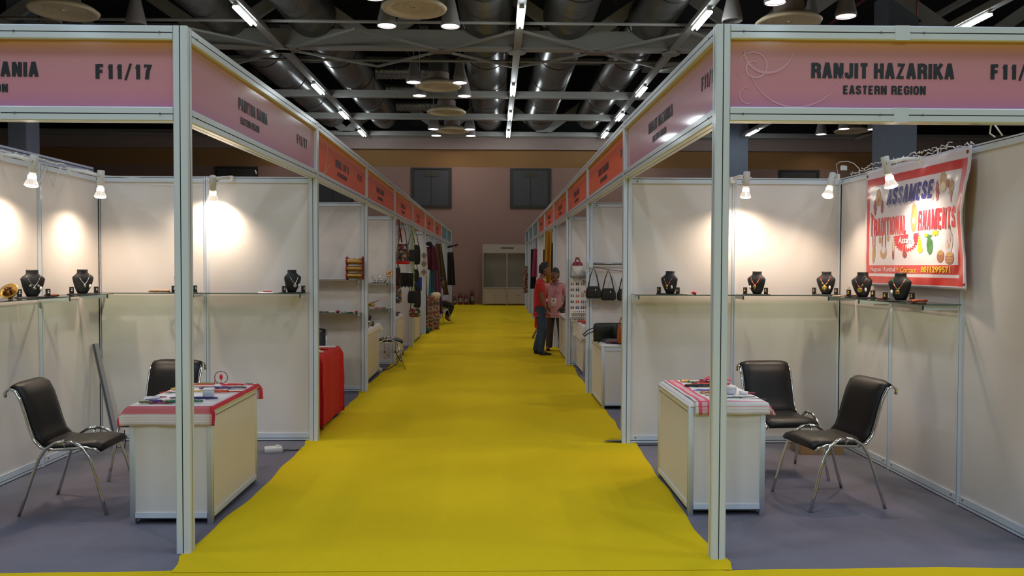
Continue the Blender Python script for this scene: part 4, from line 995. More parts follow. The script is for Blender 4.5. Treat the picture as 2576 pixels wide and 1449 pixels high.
# ------------------------------------------------------------------ THINGS ON THE FRONT COUNTERS
CZ = .767
def loopy(name, lb, x, y, rx, ry, rz, r, m, sd=1, turns=1, cat='necklace', z=CZ, jag=.005, pend=None):
    r *= .55
    mb = coil(rx, ry, r, n=int(44*turns), jag=jag, turns=turns, sd=sd, rise=r*1.2 if turns > 1 else 0)
    if pend == 'tail': mb.tube([(rx,0,r),(rx+.05,.006,r),(rx+.10,-.004,r)], r*.8, 6)
    if pend == 'ball': mb.ball((rx+.012,0,r*1.5), r*2.6, 8, sc_=(1.3,1,.6))
    return trinket(name, lb, cat, (x, y, z), mb, m, rz)
PURB = mat('purple_beads',(.06,.015,.12),.35); NAVB = mat('navy_beads',(.02,.03,.12),.3); GRNB = mat('teal_green_beads',(.01,.13,.07),.35); ORB = mat('orange_red_beads',(.55,.07,.02),.4)
YLB = mat('yellow_beads',(.62,.38,.06),.4); GRYB = mat('grey_beads',(.16,.14,.15),.4); MARB = mat('maroon_beads',(.22,.01,.04),.4); TANB = mat('tan_beads',(.40,.23,.09),.4); BLKB = mat('black_beads',(.01,.01,.012),.3)
loopy('bead_necklace','bright red beaded necklace lying behind the dark tangle', -1.70,6.02,.075,.022,.15,.008,REDB,1,2,pend='tail')
loopy('bead_necklace','purple bead necklace heaped in the middle of the cloth', -1.76,5.86,.11,.035,.2,.008,PURB,2,3)
loopy('bead_necklace','grey beaded necklace beside the purple heap', -1.63,5.88,.05,.018,.1,.009,GRYB,3,2,pend='ball')
loopy('bead_necklace','orange red seed bead necklace behind the clear box', -1.70,5.69,.075,.024,.05,.010,ORB,4,3,pend='tail')
loopy('bead_necklace','navy blue bead necklace at the aisle side before the clear box', -1.70,5.41,.095,.028,.0,.007,NAVB,5,2)
loopy('bead_necklace','green bead necklace near the front edge beside the post', -1.72,5.29,.06,.02,.05,.007,GRNB,6,2)
loopy('bead_necklace','teal bead necklace near the front edge left of the post', -1.82,5.26,.055,.025,.1,.010,GRNB,7,2)
loopy('bead_necklace','green and yellow strand at the front corner of the cloth', -2.00,5.25,.04,.022,.0,.008,mat('olive_beads',(.14,.15,.04),.4),8,2)
loopy('bead_necklace','violet bead cluster at the front corner of the cloth', -1.95,5.27,.035,.02,.2,.011,mat('violet_beads',(.09,.02,.22),.35),9,2)
loopy('bead_necklace','maroon strand stretched along the front edge', -1.90,5.235,.07,.012,.0,.005,MARB,10,1)
loopy('bead_necklace','tan bead cluster beside the teal necklace', -1.88,5.28,.022,.02,.4,.009,TANB,11,2)
loopy('bead_necklace','dark grey bead necklace half hidden by the corner post', -1.86,5.43,.06,.025,.0,.006,GRYB,12,2)
loopy('bead_necklace','yellow bead necklace on the wall side of the cloth', -1.99,5.80,.06,.03,.1,.010,YLB,13,2)
loopy('bead_necklace','thin green strand below the yellow necklace', -1.98,5.66,.06,.010,.05,.005,GRNB,14,1)
loopy('bead_necklace','thin red looped strand at the wall side edge', -2.05,5.68,.035,.03,.3,.004,REDB,15,1)
loopy('bead_necklace','tiny red and brown strand in the middle wall side', -1.99,5.48,.025,.008,.0,.005,MARB,16,1)
loopy('bead_necklace','red strand at the back edge beside the post', -1.93,6.05,.09,.015,.0,.007,ORB,17,1)
loopy('bead_necklace','green and cream strand at the far back edge', -1.90,6.12,.10,.010,.0,.005,mat('olive_beads',(.14,.15,.04),.4),18,1)
loopy('bead_necklace','pale gold strand between red and purple necklaces', -1.89,5.93,.07,.014,.0,.006,TANB,19,1)
loopy('bead_necklace','pale yellow strand behind the clear box', -1.86,5.72,.05,.018,.0,.006,YLB,20,2)
loopy('earring_pair','small dark earrings near the back corner of the cloth', -1.60,6.10,.03,.008,.0,.004,GRYB,21,1,cat='earrings')
t = thing('red_hoop_ornament', 'upright red wire hoop with a red drop at the back of the cloth', 'ornament', (-1.80, 6.08, CZ))
MB().tube([(.048*math.cos(2*PI*i/26), 0, .052+.046*math.sin(2*PI*i/26)) for i in range(26)], .0028, 6, closed=True).tube([(-.045,0,.04),(-.05,.0,.0)],.0025,6).build('hoop', MARB, t)
MB().ball((.0,0,.055), .014, 10, sc_=(.9,.6,1.6)).tube([(0,0,.03),(.0,0,.0)],.003,6).build('drop', REDB, t)
CLR = mat('frosted_clear_plastic', (.62,.62,.68), .25)
t = thing('clear_plastic_box', 'frosted clear plastic box standing on the cloth beside the post', 'box', (-1.69,5.50,CZ), .15)
MB().rbox(-.034,.034,-.03,.03,0,.052,.006).build('body', CLR, t); MB().rbox(-.036,.036,-.032,.032,.052,.060,.006).build('lid', WHITEP, t)
trinket('white_packet', 'shiny clear packet at the wall side corner of the cloth', 'packet', (-2.05,5.45,CZ), MB().rbox(-.05,.05,-.03,.03,0,.012,.012), mat('clear_film',(.66,.62,.70),.08,coat=.6), .5)
# the other counter
loopy('bead_necklace','gold bracelet at the back edge nearest the aisle', 1.70,6.22,.03,.02,.1,.009,GOLD,31,2,cat='bracelet')
loopy('bead_necklace','green bead strand at the back edge beside the gold bracelet', 1.76,6.17,.045,.014,.0,.006,GRNB,32,2)
loopy('bead_necklace','red bead strand at the back edge behind the post', 1.84,6.18,.06,.014,.0,.007,REDB,33,2)
loopy('bead_necklace','wide red and gold bead strand above the black beads', 1.85,6.06,.13,.016,.0,.009,REDB,34,2,pend='ball')
loopy('bead_necklace','gold rimmed bracelet at the end of the red and gold strand', 1.72,6.04,.05,.022,.2,.006,GOLD,35,2,cat='bracelet')
loopy('bead_necklace','thick black bead necklace lying across the cloth', 1.78,5.96,.14,.035,.0,.011,BLKB,36,2)
loopy('bead_necklace','blue bead loop with pale ends', 1.74,5.78,.075,.018,.0,.005,mat('royal_blue_beads',(.02,.02,.30),.3),37,1,pend='tail')
loopy('bead_necklace','red and gold bead strand below the blue loop', 1.78,5.67,.09,.012,.0,.009,ORB,38,1)
loopy('bead_necklace','gold clasp piece before the red and gold strand', 1.70,5.67,.02,.014,.0,.008,GOLD,39,1,cat='bracelet')
loopy('earring_pair','pair of brown earrings on the white cloth middle', 1.71,5.56,.025,.008,.3,.004,TANB,40,1,cat='earrings')
loopy('earring_pair','gold pin lying near the front stripe', 1.72,5.46,.03,.004,.0,.003,GOLD,41,1,cat='earrings')
loopy('bead_necklace','green strand with a gold end before the round jar', 1.86,5.46,.05,.012,.2,.006,GRNB,42,1,pend='tail')
loopy('bead_necklace','red bead cluster hanging over the wall side edge', 2.01,5.62,.04,.014,-.6,.008,MARB,43,2)
trinket('thin_cord', 'thin dark cord running to the front corner of the striped cloth', 'cord', (1.95,5.43,CZ), MB().tube([(-.06,.02,.002),(.0,.01,.003),(.06,-.02,.003),(.11,-.05,.003)],.002,6), BLKB)
t = thing('round_jar', 'round clear jar with a white lid on the striped cloth', 'jar', (1.89,5.64,CZ))
MB().lathe([(.030,.0),(.036,.006),(.036,.036),(.033,.042)], 24).build('body', CLR, t); MB().lathe([(.037,.04),(.037,.052),(.033,.056),(.0,.056)], 24, caps=False).build('lid', WHITEP, t)
trinket('white_card_roll', 'curled white card beside the round jar', 'card', (1.965,5.60,CZ), MB().tube([(-.03,0,.012),(.03,0,.012)],.012,12), WHITEP, -.5)
mb = MB().grid(lambda u, v: ((u-.5)*.20, (v-.5)*.16, .012+.018*math.sin(u*9+v*4)*math.sin(v*8)+.012), 20, 16)
tag(mb.build('crumpled_cloth', mat('red_white_check',(.62,.12,.16),.85), loc=(1.93,6.18,CZ), rotz=.3, solid=.002), 'crumpled red checked scarf bunched at the back of the striped cloth', 'scarf')

# floor things of the front booths
t = thing('leaning_pole', 'bare aluminium channel leaning in the inner corner behind the black chair', 'pole', (-3.30, 7.45, 0))
mb = MB(); bar_between(mb, (0.13,-.05,.0), (-.12,.06,.93), .04, .04); mb.build('channel', mat('bare_aluminium',(.42,.42,.46),.3,.9), t)
mb = MB(); bar_between(mb, (0.125,-.071,.0), (-.125,.039,.93), .008, .008); mb.build('slot', SLOT, t)
def power_strip(lb, x, y, rz, s=1.0):
    t = thing('power_strip', lb, 'power strip', (x, y, 0), rz)
    MB().rbox(-.075*s,.075*s,-.045*s,.045*s,0,.05*s,.008).build('box', WHITEP, t)
    MB().box(-.06*s,-.01*s,-.03*s,.03*s,.05*s,.054*s).build('socket_plate', WHITEP, t)
    m = MB()
    for dx in (-.045,-.025): m.lathe([(0,0),(.004,0),(.004,.002),(0,.002)],8,M=T(dx*s,0,.054*s))
    m.build('socket_holes', SLOT, t)
    MB().box(.02*s,.05*s,-.02*s,.02*s,.05*s,.062*s).build('switch', WHITEP, t)
    return t
power_strip('white power strip on the grey carpet behind the leaning pole booth counter', -1.72, 7.20, .35)
power_strip('small white power strip on the floor by the stool legs', -1.60, 12.75, .3)
cable('black cable from the power strip under the yellow carpet edge', [(-1.64,7.24,.012),(-1.60,7.26,.008),(-1.55,7.25,.007),(-1.49,7.29,.007)], .005, BLACKP)
cable('black cable coiled on the floor behind the stool', [(-1.55,12.8,.01),(-1.45,12.95,.01),(-1.40,13.5,.012),(-1.36,13.9,.09),(-1.32,13.95,.17),(-1.38,13.95,.22),(-1.44,13.95,.15),(-1.40,13.95,.06),(-1.35,13.9,.02)], .008, BLACKP)
t = thing('power_plug', 'black plug hanging on a cord under the hidden chair seat', 'plug', (-2.64, 6.35, .17))
MB().tube([(0,0,.20),(.012,0,.12),(.0,0,.05),(.012,0,.0)],.004,6).build('cord', BLACKP, t); MB().ball((.015,0,-.01),.014,8).build('plug', BLACKP, t)
cable('dark cable lying on the grey carpet at the partition foot of the banner booth', [(1.56,7.44,.007),(1.75,7.45,.006),(2.0,7.43,.006),(2.3,7.46,.006)], .005, BLACKP)
t = thing('cardboard_box', 'flat brown cardboard box on the floor behind the lone chair', 'box', (3.13, 7.20, 0))
MB().box(-.19,.19,-.13,.13,0,.13).build('carton', CARD, t)
mb = MB().box(-.19,.19,-.131,-.128,.10,.13).box(-.03,.03,-.132,-.127,0,.13); mb.build('tape', mat('box_tape',(.42,.28,.15),.35), t)
for s, a in ((-1,.5),(1,.25)): MB().box(-.19,.19,0,.125,-.0015,.0015,M=T(0,s*.13,.131)@RX((PI-a) if s > 0 else a)).build('flap', CARD, t)
t = thing('torn_carpet_patch', 'dark hole torn in the yellow carpet beside the aisle post', 'hole', (1.36, 7.58, .006))
MB().add([(-.11,-.035,.014),(-.07,.01,.014),(-.01,.035,.014),(.07,.035,.014),(.10,.02,.014),(.10,-.03,.014),(.05,-.045,.014),(.0,-.03,.014),(-.06,-.03,.014)],[tuple(range(9))]).build('opening', SLOT, t)
MB().add([(-.06,-.02,.018),(-.02,-.01,.018),(.095,-.005,.018),(.098,-.022,.018),(.03,-.03,.018),(-.05,-.027,.018)],[tuple(range(6))]).build('bare_strip', mat('bare_wood_floor',(.24,.22,.17),.7), t)
MB().add([(-.11,-.036,.008),(-.05,.024,.026),(.02,.05,.034),(.08,.048,.03),(.105,.03,.012),(.07,.037,.020),(-.01,.037,.020),(-.07,.012,.018)],[(0,1,7),(1,2,6,7),(2,3,5,6),(3,4,5)]).build('lifted_edge', YEL, t)

# ------------------------------------------------------------------ SECOND AND THIRD BOOTHS BEHIND THE LEANING POLE BOOTH
shelf('upper glass shelf carrying the bangle rack', [(-2.44,-1.49,10.38,10.66)], 1.475, [(-1.52,10.655,0,-1),(-2.4,10.655,0,-1)])
shelf('lower glass shelf covered with trinkets above the red table', [(-2.44,-1.49,10.38,10.66)], 1.045, [(-1.52,10.655,0,-1),(-2.4,10.655,0,-1)])
shelf('upper glass shelf with the silver antlers', [(-2.44,-1.49,13.38,13.66)], 1.37, [(-1.52,13.655,0,-1),(-2.4,13.655,0,-1)])
shelf('lower glass shelf with the gold bow', [(-2.44,-1.49,13.38,13.66)], .94, [(-1.52,13.655,0,-1),(-2.4,13.655,0,-1)])
t = thing('bangle_rack', 'red wooden stand holding three rows of gold bangles', 'bangle rack', (-1.56, 10.50, 1.475), -.15)
RW_ = mat('red_painted_wood',(.33,.02,.03),.45)
for x in (-.105,.105):
    mb = MB().box(x-.006,x+.006,-.045,.045,0,.012); 
    for zz in (.04,.13,.22): mb.lathe([(.0,-.006),(.046,-.006),(.046,.006),(.0,.006)],18,M=T(x,0,zz+.01)@RY(PI/2))
    mb.box(x-.006,x+.006,-.03,.03,.0,.27).ball((x,0,.28),.018,10); mb.build('end_board', RW_, t)
for n, zz in enumerate((.05,.14,.23)):
    prof = []; q = -.095
    while q < .095: prof += [(.034,q),(.039,q+.004),(.034,q+.008)]; q += .0095
    MB().lathe(prof, 20, M=T(0,0,zz)@RY(PI/2)).build('bangle_row', mat('dull_gold_bangles',(.42,.24,.06),.35,.7), t)
MB().tube([(-.105,0,.27),(.105,0,.27)],.004,6).build('rail', SILVER, t)
def trinket_row(zz, y, x0, x1, lst):
    for i, (nm, lb, cat, m, kind) in enumerate(lst):
        x = x0 + (x1-x0)*(i+.5)/len(lst)
        mb = coil(.035,.02,.007,turns=2,n=40,jag=.006,sd=i+50,rise=.01) if kind == 0 else MB().rbox(-.04,.04,-.02,.02,0,.014,.006) if kind == 1 else MB().ball((0,0,.018),.018,10,sc_=(1.6,1,1))
        trinket(nm, lb, cat, (x, y, zz), mb, m, .2*i)
trinket_row(1.045, 10.47, -2.05, -1.50, [('bangle','dark wire bangle at the post end of the trinket shelf','bangle',BROWNB,0),('bead_strand','grey bead strand second on the trinket shelf','necklace',GRYB,0),('bead_strand','pale bead strand in the middle of the trinket shelf','necklace',CREAMB,0),('purse','small maroon purse on the trinket shelf','purse',MARB,2),('bead_strand','white bead strand beside the maroon purse','necklace',SILVER,0),('green_case','flat green case on the trinket shelf','case',GRNB,1),('purse','small orange red purse at the aisle end of the trinket shelf','purse',ORB,2)])
trinket('paper_sheet','white paper stack on the red table corner','paper',(-1.60,8.88,.763),MB().box(-.10,.10,-.06,.06,0,.008).box(-.09,.10,-.065,.05,.008,.012),WHITEP,.25)
for i, (x, y, m, c) in enumerate(((-1.58,8.60,ORB,'orange'),(-1.66,8.50,TANB,'tan'),(-1.60,8.40,SILVER,'silver'),(-1.72,8.38,MARB,'maroon'),(-1.64,8.28,GRYB,'grey'),(-1.56,8.30,CREAMB,'cream'),(-1.74,8.62,BROWNB,'dark brown'),(-1.62,8.14,PURB,'purple'),(-1.72,8.20,WHITEP,'white'))):
    trinket('bead_bundle','%s bead bundle in the trinket heap on the red table' % c,'necklace',(x,y,.763),coil(.045,.028,.008,turns=2,n=40,jag=.008,sd=i+80,rise=.01),m,i*.7)
trinket('round_mirror','tiny round mirror shining on the red table','mirror',(-1.57,8.36,.775),MB().lathe([(0,0),(.022,0),(.022,.004),(0,.004)],20,M=RX(.5)),SILVER)
b = bust('necklace_bust', 'black bust with a pale choker on the narrow counter by the stool', (-1.66, 12.0, .765), .3, 1)
loopy('choker','pale beaded choker round the bust on the narrow counter', -1.66,12.0,.05,.043,.3,.010,CREAMB,91,1,z=.765+.145)
loopy('bead_necklace','red and brown strand on the small white cloth', -1.62,12.25,.06,.10,.1,.007,BROWNB,92,2,z=.768)
loopy('bead_necklace','dark strand at the front of the small white cloth', -1.60,11.6,.05,.12,.1,.006,MARB,93,1,z=.768)
def flower(name, lb, loc, m, r=.05, stem=.06):
    t = thing(name, lb, 'ornament', loc); mb = MB()
    for k in range(9):
        a = 2*PI*k/9; mb.ball((r*.62*math.cos(a), -.01, stem+r+ r*.62*math.sin(a)), r*.36, 8, sc_=(1,.4,1))
    mb.build('petals', m, t); MB().ball((0,-.018,stem+r), r*.28, 8).build('centre', YLB, t); MB().tube([(0,0,0),(0,0,stem+r*.6)], .004, 6).build('stem', m, t)
    return t
ROSEG = mat('rose_gold_foil',(.75,.45,.25),.25,.9)
flower('gold_flower','shiny rose gold flower on the silver antler shelf', (-1.50,13.5,1.37), ROSEG, .062, .09)
t = thing('silver_antlers','silver antler shaped ornament on the upper shelf', 'ornament', (-1.72,13.5,1.37)); mb = MB()
for s in (-1,1): mb.tube([(0,0,.03),(s*.05,0,.06),(s*.07,0,.11),(s*.09,0,.13)],[.012,.009,.006,.003],8).tube([(s*.05,0,.06),(s*.02,0,.10)],[.006,.003],6)
mb.ball((0,0,.02),.02,10,sc_=(2,1,1)); mb.build('antlers', SILVER, t); MB().box(-.06,.06,-.02,.02,0,.01).build('base', GRYB, t)
trinket('silver_ornament','crinkled silver ornament beside the rose gold flower','ornament',(-1.60,13.48,1.37),coil(.045,.02,.012,turns=3,n=50,jag=.012,sd=5,rise=.04),SILVER)
for n, (x, lb) in enumerate(((-1.93,'small dark bottle by the post on the antler shelf'),(-1.87,'small dark topped bottle beside the antlers'))):
    t = thing('bottle', lb, 'bottle', (x,13.5,1.37)); MB().lathe([(.015,0),(.017,.05),(.010,.07),(.010,.09),(.0,.09)],14,caps=False).build('body', CLR if n else GRYB, t); MB().lathe([(.012,.07),(.015,.10),(.0,.115)],12,caps=False).build('stopper', BLKB, t)
t = thing('gold_bow','gold foil bow with a dark spike on the lower shelf','ornament',(-1.82,13.5,.94)); mb = MB()
for k in range(14): mb.ball((random.uniform(-.06,.06), random.uniform(-.03,.03), .04+random.uniform(-.02,.06)), .022, 7, sc_=(1.4,.6,.8))
mb.build('foil', mat('yellow_gold_foil',(.70,.42,.10),.22,.9), t); MB().tube([(.0,0,.08),(.16,0,.15)],[.010,.003],6).build('spike', BROWNB, t)
trinket_row(.94, 13.5, -1.76, -1.46, [('bead_strand','red bead strand on the gold bow shelf','necklace',REDB,0),('bead_strand','red brown bead strand on the gold bow shelf','necklace',BROWNB,0),('bead_strand','cream bead strand at the aisle end of the gold bow shelf','necklace',CREAMB,0)])
for n, (x, lb) in enumerate(((-1.60,'short red cord with a tassel under the stool'),(-1.42,'short dark cord with a tassel behind the stool legs'))):
    trinket('hanging_tassel', lb, 'tassel', (x,13.62,.22), MB().tube([(0,0,.0),(0,0,.25)],.003,6).ball((0,0,-.01),.018,8), MARB if n == 0 else BLKB)

# hanging goods by the fourth and fifth posts
def cord_up(t, x, y, z, zs):
    """thin string from the top of a hung thing to the rail over the aisle edge"""
    rz = t.rotation_euler.z
    dx = (-1.455 if x < 0 else 1.455) - x; v = RZ(-rz) @ Vector((dx, 0, 2.47 - z))
    MB().tube([(0,0,zs-z-.004), tuple(v)], .002, 5).build('string', mat('grey_string',(.2,.19,.18),.8), t)
HX_ = -1.46
def strap(mb, x, y, z0, z1, w_=.05, r=.006): return mb.tube([(x, y-w_, z0),(x, y-w_*.55,(z0+z1)/2),(x, y, z1),(x, y+w_*.55,(z0+z1)/2),(x, y+w_, z0)], r, 6)
PATCH = bpy.data.materials.new('patchwork_fabric'); PATCH.use_nodes = True
def patch_mat(m, sc_, cols):
    nt = m.node_tree; b = nt.nodes['Principled BSDF']; b.inputs['Roughness'].default_value = .85; tc = nt.nodes.new('ShaderNodeTexCoord')
    vo = nt.nodes.new('ShaderNodeTexVoronoi'); vo.distance = 'CHEBYCHEV'; vo.inputs['Scale'].default_value = sc_; cr = nt.nodes.new('ShaderNodeValToRGB'); cr.color_ramp.interpolation = 'CONSTANT'
    while len(cr.color_ramp.elements) < len(cols): cr.color_ramp.elements.new(.5)
    for i, (e, c) in enumerate(zip(cr.color_ramp.elements, cols)): e.position = i/len(cols); e.color = (*c, 1)
    nt.links.new(tc.outputs['Object'], vo.inputs['Vector']); sp = nt.nodes.new('ShaderNodeSeparateColor'); nt.links.new(vo.outputs['Color'], sp.inputs[0]); nt.links.new(sp.outputs[0], cr.inputs[0]); nt.links.new(cr.outputs[0], b.inputs['Base Color'])
patch_mat(PATCH, 26, [(.05,.05,.05),(.35,.02,.02),(.10,.12,.05),(.45,.38,.32),(.04,.06,.14),(.30,.16,.05),(.02,.02,.02)])
def handbag(name, lb, cat, x, y, zt, w_, h_, d_, m, zs, ms=None, base=None, rz=PI/2, round_=.35):
    """bag hung so that its top is at zt; straps reach zs"""
    t = thing(name, lb, cat, (x, y, zt), rz); mb = MB(); n = 20; rings = []; prof = [(0,.72),(.12,.82),(.4,.98),(.75,1.0),(.92,.93),(1,.70)]
    vs = []; fs = []
    for p, k in prof:
        kk = 1 - (1-k)*round_*2.2 if round_ < .45 else k
        for i in range(n):
            a = 2*PI*i/n; ca, sa = math.cos(a), math.sin(a)
            vs.append((w_/2*kk*math.copysign(abs(ca)**.6, ca), d_/2*(.35+.65*math.sin(PI*min(1,p*.75+.15)))*math.copysign(abs(sa)**.8, sa), -p*h_))
    for j in range(len(prof)-1):
        for i in range(n): fs.append((j*n+i, j*n+(i+1)%n, (j+1)*n+(i+1)%n, (j+1)*n+i))
    fs += [tuple(range(n)), tuple(range((len(prof)-1)*n, len(prof)*n))]
    MB().add(vs, fs, 0, True).build('body', m, t)
    MB().box(-w_*.34, w_*.34, -d_*.20-.004, -d_*.20, -h_*.30, -h_*.02).build('flap', ms or m, t)
    hs = MB(); hs.tube([(-w_*.36,0,-.02),(-w_*.2,0,(zs-zt)*.55),(0,0,zs-zt),(w_*.2,0,(zs-zt)*.55),(w_*.36,0,-.02)], .007, 6); hs.build('strap', ms or m, t)
    if base: MB().rbox(-w_*.46,w_*.46,-d_*.52,d_*.52,-h_-.005,-h_+.05,.02).build('base_band', base, t)
    if x < 0: cord_up(t, x, y, zt, zs)
    return t
handbag('patchwork_backpack','patchwork backpack with a red bottom hanging by the fourth aisle post','backpack', -1.44,14.9,2.05,.24,.36,.16, PATCH, 2.44, BLACKC, RED, rz=.5)
tag(MB().tube([(-1.47,13.95,2.46),(-1.47,13.98,2.0),(-1.46,14.0,1.4)],.012,6,flat=(.5,2.5)).build('green_ribbon', mat('green_ribbon',(.01,.22,.09),.6)), 'green ribbon hanging beside the patchwork backpack', 'ribbon')
tag(MB().tube([(-1.46,14.4,2.46),(-1.45,14.6,2.25),(-1.45,14.85,2.08)],.010,6,flat=(.5,1.6)).build('red_strap', mat('dark_red_strap',(.28,.01,.03),.6)), 'dark red strap above the patchwork backpack', 'strap')
handbag('dark_tote','long dark cloth bag below the patchwork backpack','bag', -1.50,14.35,1.62,.20,.55,.10, mat('dark_brown_cloth',(.03,.015,.014),.85), 1.78, BLACKC, rz=.6)
tag(MB().tube([(-1.47,14.62,2.46),(-1.50,14.60,1.5),(-1.50,14.62,.98)],.014,6,flat=(.6,2.2)).build('brown_belt', mat('brown_belt',(.16,.06,.035),.6)), 'brown belt hanging beside the black gloves', 'belt')
handbag('patchwork_bag','small red patterned bag hanging low by the fourth aisle post','bag', -1.46,14.2,1.30,.16,.30,.10, PATCH, 1.5, MARB, rz=.5)
handbag('shoulder_bag','black shoulder bag with a long strap under the lime ribbon','bag', -1.44,16.5,1.98,.26,.24,.12, BLACKC, 2.36, BLACKC, rz=.45)
handbag('tall_black_bag','tall black bag behind the shoulder bag','bag', -1.46,17.4,2.10,.24,.42,.12, BLACKC, 2.40, BLACKC, rz=.5)
handbag('small_black_bag','small round black bag in the middle of the hanging column','bag', -1.46,17.3,1.58,.20,.28,.12, BLACKC, 1.75, BLACKC, rz=.5, round_=.5)
tag(MB().box(-.10,.10,-.012,.012,-.30,0).build('blue_cloth', mat('bright_blue_cloth',(.01,.05,.34),.8), loc=(-1.47,18.05,1.40), rotz=.5), 'bright blue cloth piece hung below the small round bag', 'cloth')
cord_up(bpy.data.objects['blue_cloth'], -1.47, 18.05, 1.40, 1.40)
handbag('beaded_pouch','dark red beaded pouch on a green cord','pouch', -1.47,17.2,1.40,.08,.28,.05, PATCH, 1.75, GRNB, rz=.5)
handbag('square_black_bag','lowest square black bag in the hanging column','bag', -1.36,15.98,1.16,.22,.24,.10, BLACKC, 1.5, BLACKC, rz=.4)
handbag('black_pouch','long black pouch behind the square bag','bag', -1.46,17.75,1.24,.20,.50,.08, BLACKC, 1.4, BLACKC, rz=.5)
t = handbag('floral_round_bag','small round red floral bag on a long thin strap','bag', -1.36,16.30,.80,.24,.17,.14, PATCH, 1.7, BLACKC, rz=.3, round_=.5)
gl = thing('glove_bunch','bunch of black gloves with dangling fingers','gloves', (-1.44,15.6,1.52), .4)
for i in range(4):
    x = -.10 + .066*i; mb = MB().rbox(x-.035,x+.035,-.02+.01*(i%2),.02,-.20,0,.012)
    for k in range(4): mb.tube([(x-.024+.016*k,0,-.19),(x-.026+.017*k,0,-.26-.012*(k%3))], .009, 6)
    mb.build('glove', BLACKC, gl)
MB().tube([(-.16,0,0),(.16,0,0)],.005,6).build('hanger', SILVER, gl); cord_up(gl, -1.44, 15.6, 1.52, 1.52)
tag(MB().box(-.02,.02,-.004,.004,-1.6,0).build('lime_ribbon', mat('lime_ribbon',(.42,.48,.12),.6), loc=(-1.42,16.62,2.45), rotz=.4), 'long lime green ribbon hanging down the fifth aisle post', 'ribbon')
dm = mat('brown_white_print',(.20,.16,.13),.6)
t = thing('diamond_pendants','string of three brown diamond plaques on a white post','wall hanging', (-1.464,19.634,1.98), 0)
for k in range(3):
    MB().add([(0,-.01,-.20*k),(.08,-.01,-.08-.20*k),(0,-.01,-.16-.20*k),(-.08,-.01,-.08-.20*k),(0,.0,-.20*k),(.08,.0,-.08-.20*k),(0,.0,-.16-.20*k),(-.08,.0,-.08-.20*k)],[(0,1,2,3),(7,6,5,4),(0,4,5,1),(1,5,6,2),(2,6,7,3),(3,7,4,0)]).build('diamond', dm, t)
    MB().tube([(-.07,-.012,-.12-.20*k),(0,-.012,-.185-.20*k),(.07,-.012,-.12-.20*k)],.007,6).build('chevron', CREAMB, t)
# trinket pegboard behind the bags
t = thing('trinket_column','column of pale jewellery cards hanging behind the black bags','display cards', (-1.44,18.2,2.2), .5)
for k in range(9): MB().box(-.05,.05,-.004,.004,-.14*k-.10,-.14*k).build('card', CREAMB if k % 2 else WHITEP, t)
# low counters: striped shoes and dark goods
for i in range(4):
    t = thing('striped_slipper','black and white striped slipper %s on the low counter' % ('at the aisle edge','second from the aisle edge','third from the aisle edge','nearest the partition')[i],'slipper',(-1.56-.02*i,17.65+.22*i,.757),.2)
    MB().rbox(-.05,.05,-.12,.12,0,.02,.03).build('sole', BLACKC, t); MB().grid(lambda u,v:((u-.5)*.1, -.11+v*.12, .02+.035*math.sin(PI*u)),8,6).build('upper', WHITEP, t)
for i in range(3): tag(MB().rbox(-.11,.11,-.08,.08,0,.02,.02).build('dark_purse', mat('plum_leather',(.05,.02,.04),.5), loc=(-1.60+.01*i,14.55+.08*i,.757+.021*i), rotz=.2*i), 'flat dark purse, %s of the small stack on the low counter' % ('bottom','middle','top')[i], 'purse', 'purses stacked on the low counter')

# shawls and garments farther down
def shawl(name, lb, x, y, z1, z0, w_, m, rz=PI/2, folds=5, depth=.05, cat='garment', taper=.6, sh=0.0):
    def fn(u, v):
        k = taper + (1-taper)*v; a = (u-.5)*w_*k + sh*v
        return (a, depth*math.sin(u*folds*2*PI/2+v*1.5)*(.4+.6*v), -(z1-z0)*v)
    o = tag(MB().grid(fn, 24, 20).build(name, m, loc=(x,y,z1), rotz=rz, solid=.008), lb, cat)
    if 1.3 < z1 < 2.46: cord_up(o, x, y, z1, z1)
    return o
shawl('grey_shawl','long grey patterned shawl hanging beside the diamond plaques', -1.60,19.9,2.40,.45,.42, mat('grey_print',(.13,.12,.13),.85,noise=.3,nscale=30), rz=.5)
shawl('white_shawl','narrow white cloth between grey and maroon shawls', -1.56,21.0,2.30,.60,.18, WHITEP, rz=.5)
shawl('maroon_kurta','maroon garment hung high by the sixth aisle post', -1.42,21.2,2.15,1.55,.45, mat('maroon_fabric',(.10,.012,.03),.8), rz=.5, taper=.5)
shawl('teal_shawl','thin teal scarf below the maroon garment', -1.42,21.45,1.70,.70,.14, mat('teal_fabric',(.02,.16,.18),.8), rz=.5)
shawl('patterned_dupatta','dark red and blue patterned shawl hanging long', -1.40,22.0,2.20,.35,.30, mat('wine_print',(.14,.05,.075),.8,noise=.4,nscale=25), rz=.5, sh=.10)
shawl('olive_shawl','olive brown shawl slanting beside the patterned one', -1.40,23.8,2.30,.80,.30, mat('olive_fabric',(.10,.065,.018),.8), rz=.5, sh=.16)
shawl('red_shawl','dull red cloth behind the seated person', -1.55,24.3,1.35,.40,.40, mat('brick_red_fabric',(.20,.03,.025),.85), rz=.5)
tag(MB().ball((0,0,0),.07,12,sc_=(1.2,.8,.8)).ball((.05,0,-.05),.05,10,sc_=(1,.8,1.2)).build('black_wig', BLACKC, loc=(-1.44,20.9,2.22)), 'round dark bundle at the top of the maroon garment', 'cloth bundle')
shawl('dark_coat','dark long garment at the end of the red table row', -1.36,29.6,2.15,.95,.35, mat('near_black_fabric',(.02,.012,.01),.85), rz=.3)
t = thing('mannequin_arm','dark mannequin arm reaching into the aisle near the row end','mannequin', (-1.50,29.7,2.36), 0)
mb = MB().tube([(0,0,-.03),(.14,0,0),(.26,0,.035)],[.045,.04,.028],10); mb.build('forearm', BLACKP, t)
